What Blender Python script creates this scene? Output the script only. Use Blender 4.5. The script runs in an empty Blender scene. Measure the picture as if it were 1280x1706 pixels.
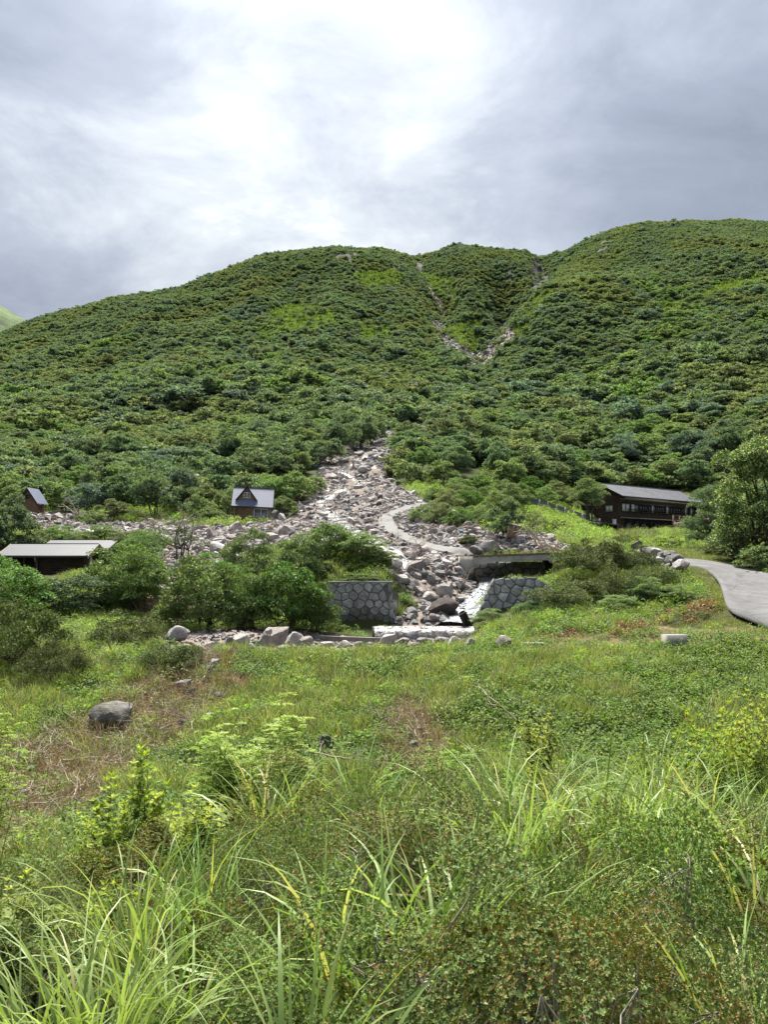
import bpy, math, random
import numpy as np
from mathutils import Vector, Matrix

# ------------------------------------------------------------------ camera, sky, sun, exposure
SC = bpy.context.scene
COL = SC.collection
PITCH = math.radians(3.66)
FPX, CU, CV = 1280.0, 640.0, 853.0          # focal length and centre of the 1280 x 1706 photograph
cam_d = bpy.data.cameras.new('camera'); cam = bpy.data.objects.new('camera', cam_d); COL.objects.link(cam)
cam.rotation_euler = (math.pi/2 + PITCH, 0, 0)
cam_d.sensor_fit = 'VERTICAL'; cam_d.sensor_height = 36.0; cam_d.lens = FPX*36.0/1706.0
cam_d.clip_start = 0.05; cam_d.clip_end = 6000
SC.camera = cam

SUN_EL, SUN_AZ = math.radians(60), math.radians(-9)     # azimuth from +Y, clockwise
sd = Vector((math.sin(SUN_AZ)*math.cos(SUN_EL), math.cos(SUN_AZ)*math.cos(SUN_EL), math.sin(SUN_EL)))
world = bpy.data.worlds.new('World'); SC.world = world; world.use_nodes = True
def build_world():
    nt = world.node_tree; nt.nodes.clear(); N = nt.nodes.new; L = nt.links.new
    out = N('ShaderNodeOutputWorld'); bg = N('ShaderNodeBackground'); add = N('ShaderNodeMixShader')
    sky = N('ShaderNodeTexSky'); sky.sky_type = 'NISHITA'; sky.sun_disc = False
    sky.sun_elevation = SUN_EL; sky.sun_rotation = SUN_AZ
    skb = N('ShaderNodeBackground'); skb.inputs[1].default_value = 0.05
    L(sky.outputs[0], skb.inputs[0])
    tc = N('ShaderNodeTexCoord')
    sep = N('ShaderNodeSeparateXYZ'); L(tc.outputs['Generated'], sep.inputs[0])
    def mth(op, a, b=None, c=None, clamp=False):
        m = N('ShaderNodeMath'); m.operation = op; m.use_clamp = clamp
        for i, x in enumerate((a, b, c)):
            if x is None: continue
            if isinstance(x, (int, float)): m.inputs[i].default_value = x
            else: L(x, m.inputs[i])
        return m.outputs[0]
    # cloud sheet seen in perspective: direction projected on a layer overhead
    zz = mth('ADD', mth('MAXIMUM', sep.outputs[2], 0.0), 0.22)
    cmb = N('ShaderNodeCombineXYZ')
    L(mth('DIVIDE', sep.outputs[0], zz), cmb.inputs[0]); L(mth('DIVIDE', sep.outputs[1], zz), cmb.inputs[1])
    def noise(scale, detail, rough, dist, off):
        mp = N('ShaderNodeMapping'); mp.inputs['Location'].default_value = off
        L(cmb.outputs[0], mp.inputs[0])
        n = N('ShaderNodeTexNoise'); n.inputs['Scale'].default_value = scale; n.inputs['Detail'].default_value = detail
        n.inputs['Roughness'].default_value = rough; n.inputs['Distortion'].default_value = dist
        L(mp.outputs[0], n.inputs[0]); return n.outputs[0]
    n1 = noise(0.85, 7, 0.55, 0.35, (0.35, 1.7, 0)); n2 = noise(3.1, 7, 0.60, 0.4, (4.1, 0.4, 2.0))
    # the cloud is thin where it veils the sun
    dot = N('ShaderNodeVectorMath'); dot.operation = 'DOT_PRODUCT'
    L(tc.outputs['Generated'], dot.inputs[0])
    g = Vector((math.sin(math.radians(-8))*math.cos(math.radians(33)), math.cos(math.radians(-8))*math.cos(math.radians(33)), math.sin(math.radians(33))))
    dot.inputs[1].default_value = g
    glow = mth('POWER', mth('MAXIMUM', dot.outputs['Value'], 0.0), 18.0)
    lit = mth('ADD', mth('MULTIPLY', mth('SUBTRACT', n1, 0.5), 1.1), mth('MULTIPLY', mth('SUBTRACT', n2, 0.5), 0.72))
    lit = mth('ADD', mth('ADD', lit, 0.36), mth('MULTIPLY', glow, 0.44))
    ramp = N('ShaderNodeValToRGB'); L(lit, ramp.inputs[0])
    e = ramp.color_ramp.elements
    e[0].position = 0.12; e[0].color = (0.098, 0.111, 0.139, 1)
    e[1].position = 0.92; e[1].color = (0.50, 0.51, 0.505, 1)
    for p_, c_ in ((0.36, (0.142, 0.160, 0.197)), (0.58, (0.206, 0.227, 0.263)), (0.74, (0.305, 0.325, 0.345))):
        x = ramp.color_ramp.elements.new(p_); x.color = (*c_, 1)
    # an overcast sky grows brighter towards the zenith: (1 + 2 sin(elevation)) / 3
    zen = mth('MULTIPLY', mth('ADD', mth('MULTIPLY', mth('MAXIMUM', sep.outputs[2], 0.0), 2.0), 1.0), 0.525)
    L(ramp.outputs[0], bg.inputs[0]); L(zen, bg.inputs[1])
    add.inputs[0].default_value = 0.95      # cloud cover
    L(skb.outputs[0], add.inputs[1]); L(bg.outputs[0], add.inputs[2]); L(add.outputs[0], out.inputs[0])
build_world()
sun_d = bpy.data.lights.new('sun', 'SUN'); sun_d.energy = 4.8; sun_d.angle = math.radians(18); sun_d.color = (1.0, 0.95, 0.86)
sun = bpy.data.objects.new('sun', sun_d); COL.objects.link(sun)
sun.rotation_euler = (-sd).to_track_quat('-Z', 'Y').to_euler()
SC.view_settings.view_transform = 'Standard'; SC.view_settings.look = 'None'
SC.view_settings.exposure = 1.62; SC.view_settings.gamma = 1.0
SC.view_settings.use_curve_mapping = False
SC.cycles.max_bounces = 6; SC.cycles.diffuse_bounces = 3; SC.cycles.glossy_bounces = 2
SC.cycles.transmission_bounces = 4; SC.cycles.transparent_max_bounces = 4
SC.cycles.caustics_reflective = False; SC.cycles.caustics_refractive = False
SC.cycles.use_denoising = True; SC.cycles.denoiser = 'OPENIMAGEDENOISE'

# ------------------------------------------------------------------ helpers
R0 = np.random.default_rng(7)
def uv_dir(u, v):
    zc = (CV - v)/FPX; xc = (u - CU)/FPX
    c, s = math.cos(PITCH), math.sin(PITCH)
    return np.array([xc, c - zc*s, s + zc*c])
def P(u, v, Y):
    d = uv_dir(u, v); return d*(Y/d[1])
def project(x, y, z):
    c, s = math.cos(PITCH), math.sin(PITCH)
    d = y*c + z*s; up = -y*s + z*c
    d = np.where(d > 0.05, d, 0.05)
    return CU + FPX*x/d, CV - FPX*up/d
def _hash(ix, iy, seed):
    h = (ix*374761393 + iy*668265263 + seed*1274126177) & 0xffffffff
    h = ((h ^ (h >> 13))*1103515245) & 0xffffffff
    return ((h ^ (h >> 16)) & 0xffff)/65535.0
def vnoise(x, y, seed=0):
    x = np.asarray(x, float); y = np.asarray(y, float)
    ix = np.floor(x).astype(np.int64); iy = np.floor(y).astype(np.int64)
    fx = x - ix; fy = y - iy; fx = fx*fx*fx*(fx*(fx*6-15)+10); fy = fy*fy*fy*(fy*(fy*6-15)+10)
    a = _hash(ix, iy, seed); b = _hash(ix+1, iy, seed); c = _hash(ix, iy+1, seed); d = _hash(ix+1, iy+1, seed)
    return (a*(1-fx)+b*fx)*(1-fy) + (c*(1-fx)+d*fx)*fy - 0.5
def fbm(x, y, seed=0, octv=4):
    r = 0; a = 1.0; f = 1.0
    for k in range(octv):
        r = r + a*vnoise(x*f, y*f, seed+k*17); a *= 0.5; f *= 2.03
    return r
def in_poly(u, v, poly):
    u = np.asarray(u); v = np.asarray(v); r = np.zeros(u.shape, bool); n = len(poly)
    for i in range(n):
        x1, y1 = poly[i]; x2, y2 = poly[(i+1) % n]
        if y1 == y2: continue
        c = ((y1 > v) != (y2 > v)) & (u < (x2-x1)*(v-y1)/(y2-y1) + x1)
        r ^= c
    return r

class MB:
    """collects vertices and faces; build() links them as one mesh object"""
    def __init__(s): s.V = []; s.F = []; s.M = []; s.n = 0
    def add(s, V, F, m=0):
        V = np.asarray(V, float).reshape(-1, 3); F = np.asarray(F, np.int64)
        s.V.append(V); s.F.append(F + s.n); s.M.append(np.full(len(F), m, np.int32)); s.n += len(V); return s
    def box(s, c, d, m=0, rz=0.0):
        x, y, z = np.asarray(d, float)/2
        V = np.array([[-x,-y,-z],[x,-y,-z],[x,y,-z],[-x,y,-z],[-x,-y,z],[x,-y,z],[x,y,z],[-x,y,z]])
        if rz: k = np.array([[math.cos(rz), -math.sin(rz), 0],[math.sin(rz), math.cos(rz), 0],[0,0,1]]); V = V @ k.T
        return s.add(V + np.asarray(c, float), [[0,3,2,1],[4,5,6,7],[0,1,5,4],[1,2,6,5],[2,3,7,6],[3,0,4,7]], m)
    def prism(s, poly, axis, m=0):
        """closed outline (list of 3-D points) pushed along a vector"""
        a = np.asarray(poly, float); n = len(a); V = np.vstack([a, a + np.asarray(axis, float)])
        for i in range(n):
            j = (i+1) % n; s.add([V[i], V[j], V[n+j], V[n+i]], [[0,1,2,3]], m)
        s.addn(V[:n][::-1], m); s.addn(V[n:], m); return s
    def addn(s, poly, m=0):
        return s.add(poly, [list(range(len(poly)))], m)
    def tube(s, pts, rad, sides=6, m=0, cap=True):
        pts = np.asarray(pts, float); n = len(pts); rad = np.broadcast_to(np.asarray(rad, float), (n,))
        t = np.gradient(pts, axis=0); t /= np.linalg.norm(t, axis=1)[:, None] + 1e-9
        ref = np.array([0.0, 0, 1]) if abs(t[0, 2]) < 0.9 else np.array([1.0, 0, 0])
        a = np.cross(t, ref); a /= np.linalg.norm(a, axis=1)[:, None] + 1e-9; b = np.cross(t, a)
        th = np.arange(sides)*2*math.pi/sides
        V = pts[:, None, :] + rad[:, None, None]*(a[:, None, :]*np.cos(th)[None, :, None] + b[:, None, :]*np.sin(th)[None, :, None])
        i = np.arange(n-1)[:, None]*sides; j = np.arange(sides)[None, :]; k = (j+1) % sides
        F = np.stack([i+j, i+k, i+sides+k, i+sides+j], -1).reshape(-1, 4)
        s.add(V.reshape(-1, 3), F, m)
        if cap and sides > 2:
            s.addn(V[0][::-1], m); s.addn(V[-1], m)
        return s
    def mesh(s, name, mats, smooth=False):
        me = bpy.data.meshes.new(name)
        V = np.vstack(s.V); me.vertices.add(len(V)); me.vertices.foreach_set('co', V.astype(np.float32).ravel())
        li = np.concatenate([f.ravel() for f in s.F]); tot = np.concatenate([np.full(len(f), f.shape[1]) for f in s.F])
        me.loops.add(len(li)); me.loops.foreach_set('vertex_index', li.astype(np.int32))
        me.polygons.add(len(tot)); me.polygons.foreach_set('loop_start', np.concatenate([[0], np.cumsum(tot)[:-1]]).astype(np.int32))
        me.polygons.foreach_set('material_index', np.concatenate(s.M))
        if smooth: me.polygons.foreach_set('use_smooth', np.ones(len(tot), bool))
        for m in (mats if isinstance(mats, (list, tuple)) else [mats]): me.materials.append(m)
        me.update(calc_edges=True); return me
    def build(s, name, mats, parent=None, smooth=False, kind=None, label=None):
        o = bpy.data.objects.new(name, s.mesh(name, mats, smooth)); COL.objects.link(o)
        if parent is not None: o.parent = parent
        if kind: o['kind'] = kind
        if label: o['label'] = label
        return o
def put(name, me, parent=None):
    o = bpy.data.objects.new(name, me); COL.objects.link(o)
    if parent is not None: o.parent = parent
    return o
def tag(o, label, cat, group=None):
    o['label'] = label; o['category'] = cat
    if group: o['group'] = group
    return o
def thing(name, label, cat, loc=(0, 0, 0), rz=0.0, group=None):
    o = bpy.data.objects.new(name, None); COL.objects.link(o); o.location = loc; o.rotation_euler = (0, 0, rz)
    o.empty_display_size = 0.2
    return tag(o, label, cat, group)
def dup(o, parent=None):
    c = o.copy(); COL.objects.link(c)
    if parent is not None: c.parent = parent
    for ch in o.children: dup(ch, c)
    return c

# ------------------------------------------------------------------ materials
class NT:
    def __init__(s, name):
        s.m = bpy.data.materials.new(name); s.m.use_nodes = True; s.nt = s.m.node_tree; s.nt.nodes.clear()
        s.out = s.n('ShaderNodeOutputMaterial')
    def n(s, t, **kw):
        x = s.nt.nodes.new(t)
        for k, v in kw.items(): setattr(x, k, v)
        return x
    def l(s, a, b): s.nt.links.new(a, b)
    def setv(s, sock, v):
        if hasattr(v, 'links') or hasattr(v, 'is_linked'): s.l(v, sock)
        else: sock.default_value = v
    def mix(s, f, a, b, mode='MIX'):
        x = s.n('ShaderNodeMix', data_type='RGBA', blend_type=mode)
        s.setv(x.inputs[0], f)
        for i, c in ((6, a), (7, b)): s.setv(x.inputs[i], (*c, 1) if isinstance(c, tuple) and len(c) == 3 else c)
        return x.outputs[2]
    def math(s, op, a, b=0.5, c=None, clamp=False):
        x = s.n('ShaderNodeMath', operation=op, use_clamp=clamp); s.setv(x.inputs[0], a); s.setv(x.inputs[1], b)
        if c is not None: s.setv(x.inputs[2], c)
        return x.outputs[0]
    def ramp(s, f, stops, interp='LINEAR'):
        x = s.n('ShaderNodeValToRGB'); s.l(f, x.inputs[0]); cr = x.color_ramp; cr.interpolation = interp
        while len(cr.elements) < len(stops): cr.elements.new(0.5)
        for e, (p, c) in zip(cr.elements, stops): e.position = p; e.color = (*c, 1) if len(c) == 3 else c
        return x.outputs[0]
    def rng(s, f, a, b, lo=0.0, hi=1.0):
        x = s.n('ShaderNodeMapRange'); x.clamp = True; s.l(f, x.inputs[0])
        for i, v in enumerate((a, b, lo, hi)): x.inputs[i+1].default_value = v
        return x.outputs[0]
    def coord(s, kind='Object', scale=None):
        t = s.n('ShaderNodeTexCoord').outputs[kind]
        if scale:
            mp = s.n('ShaderNodeMapping'); mp.inputs['Scale'].default_value = scale; s.l(t, mp.inputs[0]); return mp.outputs[0]
        return t
    def pos(s): return s.n('ShaderNodeNewGeometry').outputs['Position']
    def noise(s, vec, scale, detail=4, rough=0.55, dist=0.0):
        x = s.n('ShaderNodeTexNoise'); s.l(vec, x.inputs['Vector']); x.inputs['Scale'].default_value = scale
        x.inputs['Detail'].default_value = detail; x.inputs['Roughness'].default_value = rough; x.inputs['Distortion'].default_value = dist
        return x.outputs[0]
    def bump(s, h, dist=0.02, strength=1.0):
        x = s.n('ShaderNodeBump'); x.inputs['Distance'].default_value = dist; x.inputs['Strength'].default_value = strength
        s.l(h, x.inputs['Height']); return x.outputs[0]
    def bsdf(s, col, rough=0.8, normal=None, spec=0.3, metal=0.0):
        x = s.n('ShaderNodeBsdfPrincipled'); s.setv(x.inputs['Base Color'], (*col, 1) if isinstance(col, tuple) and len(col) == 3 else col)
        s.setv(x.inputs['Roughness'], rough); x.inputs['Specular IOR Level'].default_value = spec; s.setv(x.inputs['Metallic'], metal)
        if normal is not None: s.l(normal, x.inputs['Normal'])
        return x
    def done(s, sh):
        s.l(sh, s.out.inputs[0]); return s.m

def leaf_mat(name, dark, mid, light, tip=None, tip_at=0.9, transl=0.28, rough=0.6, tint=0.35, spec=0.10):
    """leaf colours vary from leaf to leaf and from plant to plant; tip = colour of young or withered leaves"""
    t = NT(name)
    rnd = t.n('ShaderNodeNewGeometry').outputs['Random Per Island']
    inst = t.n('ShaderNodeObjectInfo').outputs['Random']
    stops = [(0.0, dark), (0.5, mid), (tip_at-0.02 if tip else 1.0, light)]
    if tip: stops += [(tip_at, tip), (1.0, tip)]
    c = t.ramp(rnd, stops)
    br = t.rng(inst, 0, 1, 1.0-tint, 1.0+tint)
    hs = t.n('ShaderNodeHueSaturation'); t.l(c, hs.inputs['Color']); t.l(br, hs.inputs['Value'])
    h2 = t.math('FRACT', t.math('MULTIPLY', inst, 7.31), 0.0)
    t.l(t.rng(h2, 0, 1, 0.480, 0.515), hs.inputs['Hue']); t.l(t.rng(h2, 0, 1, 0.82, 1.0), hs.inputs['Saturation'])
    p = t.bsdf(hs.outputs[0], rough, spec=spec)
    tr = t.n('ShaderNodeBsdfTranslucent'); tc = t.mix(1.0, hs.outputs[0], (1.25, 1.3, 0.55), 'MULTIPLY'); t.l(tc, tr.inputs[0])
    mx = t.n('ShaderNodeMixShader'); mx.inputs[0].default_value = transl
    t.l(p.outputs[0], mx.inputs[1]); t.l(tr.outputs[0], mx.inputs[2])
    return t.done(mx.outputs[0])
def rock_mat(name, a, b, c, moss=0.0, scale=1.0):
    t = NT(name); v = t.coord('Object'); inst = t.n('ShaderNodeObjectInfo').outputs['Random']
    off = t.n('ShaderNodeVectorMath', operation='ADD'); t.l(v, off.inputs[0])
    cx = t.n('ShaderNodeCombineXYZ'); t.l(t.math('MULTIPLY', inst, 37.0), cx.inputs[0]); t.l(cx.outputs[0], off.inputs[1]); v = off.outputs[0]
    n = t.noise(v, 1.7*scale, 6, 0.62, 0.4); n2 = t.noise(v, 9*scale, 5, 0.7)
    col = t.ramp(n, [(0.28, a), (0.5, b), (0.72, c)])
    col = t.mix(t.rng(n2, 0.5, 0.72, 0, 0.5), col, tuple(x*0.55 for x in a))
    if moss:
        z = t.n('ShaderNodeSeparateXYZ'); t.l(t.n('ShaderNodeNewGeometry').outputs['Normal'], z.inputs[0])
        f = t.math('MULTIPLY', t.rng(z.outputs[2], 0.1, 0.8), t.rng(t.noise(v, 3.1*scale), 0.5, 0.62, 0, moss))
        col = t.mix(f, col, (0.06, 0.075, 0.025))
    hs = t.n('ShaderNodeHueSaturation'); t.l(col, hs.inputs['Color']); t.l(t.rng(inst, 0, 1, 0.7, 1.2), hs.inputs['Value'])
    h2 = t.math('FRACT', t.math('MULTIPLY', inst, 13.7), 0.0); t.l(t.rng(h2, 0, 1, 0.4, 1.05), hs.inputs['Saturation'])
    return t.done(t.bsdf(hs.outputs[0], 0.85, t.bump(t.math('ADD', n2, t.math('MULTIPLY', n, 1.5)), 0.06/scale, 0.9), 0.15).outputs[0])
def wood_mat(name, a, b, axis=(1, 1, 12), scale=1.0, rough=0.75):
    t = NT(name); v = t.coord('Object', tuple(x*scale for x in axis)); n = t.noise(v, 1.0, 5, 0.6, 0.2); n2 = t.noise(t.coord('Object'), 0.9, 3)
    inst = t.n('ShaderNodeObjectInfo').outputs['Random']
    col = t.mix(t.rng(n, 0.3, 0.7), a, b); col = t.mix(t.rng(n2, 0.45, 0.7, 0, 0.5), col, tuple(x*0.6 for x in a))
    hs = t.n('ShaderNodeHueSaturation'); t.l(col, hs.inputs['Color']); t.l(t.rng(inst, 0, 1, 0.8, 1.2), hs.inputs['Value'])
    return t.done(t.bsdf(hs.outputs[0], rough, t.bump(n, 0.01, 0.6), 0.3).outputs[0])
def plain_mat(name, a, b=None, rough=0.6, scale=3.0, spec=0.4, metal=0.0, bump=0.004):
    t = NT(name); n = t.noise(t.coord('Object'), scale, 5, 0.6)
    col = t.mix(t.rng(n, 0.35, 0.68), a, b or tuple(x*0.8 for x in a))
    return t.done(t.bsdf(col, rough, t.bump(n, bump, 0.6), spec, metal).outputs[0])

M = {}
M['hill'] = leaf_mat('hill_leaves', (0.062, 0.105, 0.071), (0.111, 0.174, 0.109), (0.191, 0.257, 0.165), tint=0.17, transl=0.34, spec=0.03)
M['hill_blue'] = leaf_mat('hill_leaves_bluish', (0.055, 0.096, 0.087), (0.105, 0.165, 0.151), (0.177, 0.239, 0.234), tint=0.17, transl=0.34, spec=0.03)
M['hill_yellow'] = leaf_mat('hill_leaves_yellowish', (0.071, 0.107, 0.051), (0.140, 0.186, 0.095), (0.229, 0.264, 0.163), tint=0.17, transl=0.34, spec=0.03)
M['hill_bright'] = leaf_mat('hill_leaves_bright', (0.073, 0.127, 0.052), (0.135, 0.218, 0.086), (0.208, 0.301, 0.139), tint=0.17, transl=0.34, spec=0.03)
M['bush'] = leaf_mat('bush_leaves', (0.049, 0.100, 0.024), (0.090, 0.174, 0.039), (0.148, 0.244, 0.060), tint=0.22)
M['bush_grey'] = leaf_mat('bush_leaves_greyish', (0.046, 0.072, 0.039), (0.072, 0.111, 0.058), (0.111, 0.156, 0.078), tint=0.15)
M['flower'] = leaf_mat('flowering_leaves', (0.035, 0.071, 0.022), (0.071, 0.125, 0.035), (0.133, 0.188, 0.055), (0.533, 0.549, 0.314), 0.86, tint=0.1)
M['white_tip'] = leaf_mat('bush_leaves_white_tips', (0.043, 0.086, 0.020), (0.079, 0.151, 0.032), (0.129, 0.215, 0.048), (0.515, 0.572, 0.372), 0.985, tint=0.18)
M['azalea_mid'] = leaf_mat('azalea_leaves', (0.037, 0.057, 0.020), (0.074, 0.101, 0.034), (0.118, 0.148, 0.050), tint=0.15)
M['azalea'] = leaf_mat('azalea_leaves_red_tips', (0.073, 0.125, 0.027), (0.125, 0.192, 0.047), (0.197, 0.264, 0.075), (0.270, 0.127, 0.048), 0.945, transl=0.13, tint=0.14)
M['azalea_olive'] = leaf_mat('azalea_leaves_olive', (0.081, 0.104, 0.024), (0.136, 0.158, 0.041), (0.214, 0.218, 0.065), (0.294, 0.106, 0.041), 0.90, transl=0.13, tint=0.14)
M['sapling'] = leaf_mat('sapling_leaves', (0.118, 0.213, 0.025), (0.200, 0.321, 0.041), (0.289, 0.426, 0.063), transl=0.38, tint=0.1)
M['yellow'] = leaf_mat('young_yellow_leaves', (0.156, 0.235, 0.026), (0.252, 0.319, 0.040), (0.408, 0.437, 0.068), transl=0.38, tint=0.1)
M['weed'] = leaf_mat('weed_leaves', (0.067, 0.118, 0.022), (0.118, 0.190, 0.038), (0.185, 0.263, 0.065), transl=0.34, tint=0.25)
M['red_brown'] = leaf_mat('withered_leaves', (0.13, 0.055, 0.022), (0.22, 0.10, 0.042), (0.30, 0.17, 0.08), transl=0.2, tint=0.2)
M['grass'] = leaf_mat('grass_blades', (0.092, 0.146, 0.030), (0.162, 0.227, 0.056), (0.243, 0.308, 0.097), (0.389, 0.324, 0.173), 0.90, transl=0.32, tint=0.25)
M['grass_low'] = leaf_mat('mown_grass', (0.098, 0.151, 0.024), (0.161, 0.224, 0.040), (0.230, 0.286, 0.066), (0.391, 0.314, 0.154), 0.86, transl=0.3, tint=0.2)
M['pampas'] = leaf_mat('pampas_blades', (0.134, 0.222, 0.046), (0.224, 0.325, 0.081), (0.358, 0.456, 0.172), (0.403, 0.376, 0.172), 0.95, transl=0.34, tint=0.12, rough=0.45, spec=0.2)
M['straw'] = leaf_mat('dry_straw', (0.11, 0.075, 0.042), (0.21, 0.155, 0.085), (0.33, 0.26, 0.15), transl=0.15, tint=0.25)
M['bark'] = wood_mat('bark', (0.045, 0.036, 0.028), (0.12, 0.10, 0.08), (6, 6, 2))
M['twig'] = wood_mat('twig_bark', (0.16, 0.135, 0.11), (0.38, 0.34, 0.30), (9, 9, 3))
M['drift'] = wood_mat('driftwood', (0.22, 0.17, 0.12), (0.46, 0.39, 0.31), (5, 5, 5))
M['rock_pale'] = rock_mat('rock_pale', (0.234, 0.203, 0.186), (0.363, 0.330, 0.308), (0.484, 0.450, 0.425))
M['rock_pink'] = rock_mat('rock_pinkish', (0.181, 0.147, 0.135), (0.298, 0.255, 0.237), (0.398, 0.367, 0.349))
M['rock_grey'] = rock_mat('rock_grey', (0.107, 0.103, 0.103), (0.205, 0.198, 0.193), (0.312, 0.302, 0.295), 0.25)
M['rock_dark'] = rock_mat('rock_dark_brown', (0.048, 0.036, 0.032), (0.100, 0.078, 0.070), (0.173, 0.143, 0.130))
M['rock_moss'] = rock_mat('rock_mossy', (0.068, 0.064, 0.060), (0.136, 0.128, 0.120), (0.240, 0.232, 0.220), 0.7)
M['masonry'] = rock_mat('masonry_stone', (0.169, 0.169, 0.168), (0.367, 0.367, 0.365), (0.597, 0.597, 0.584), 0.35, 1.3)
M['masonry_mid'] = rock_mat('masonry_stone_weathered', (0.142, 0.142, 0.140), (0.308, 0.308, 0.305), (0.499, 0.499, 0.489), 0.35, 1.3)
M['masonry_dark'] = rock_mat('masonry_stone_damp', (0.060, 0.062, 0.057), (0.120, 0.120, 0.109), (0.228, 0.222, 0.201), 0.7, 1.3)
M['mortar'] = plain_mat('mortar', (0.13, 0.128, 0.12), (0.07, 0.07, 0.066), 0.95, 2.0)

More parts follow.
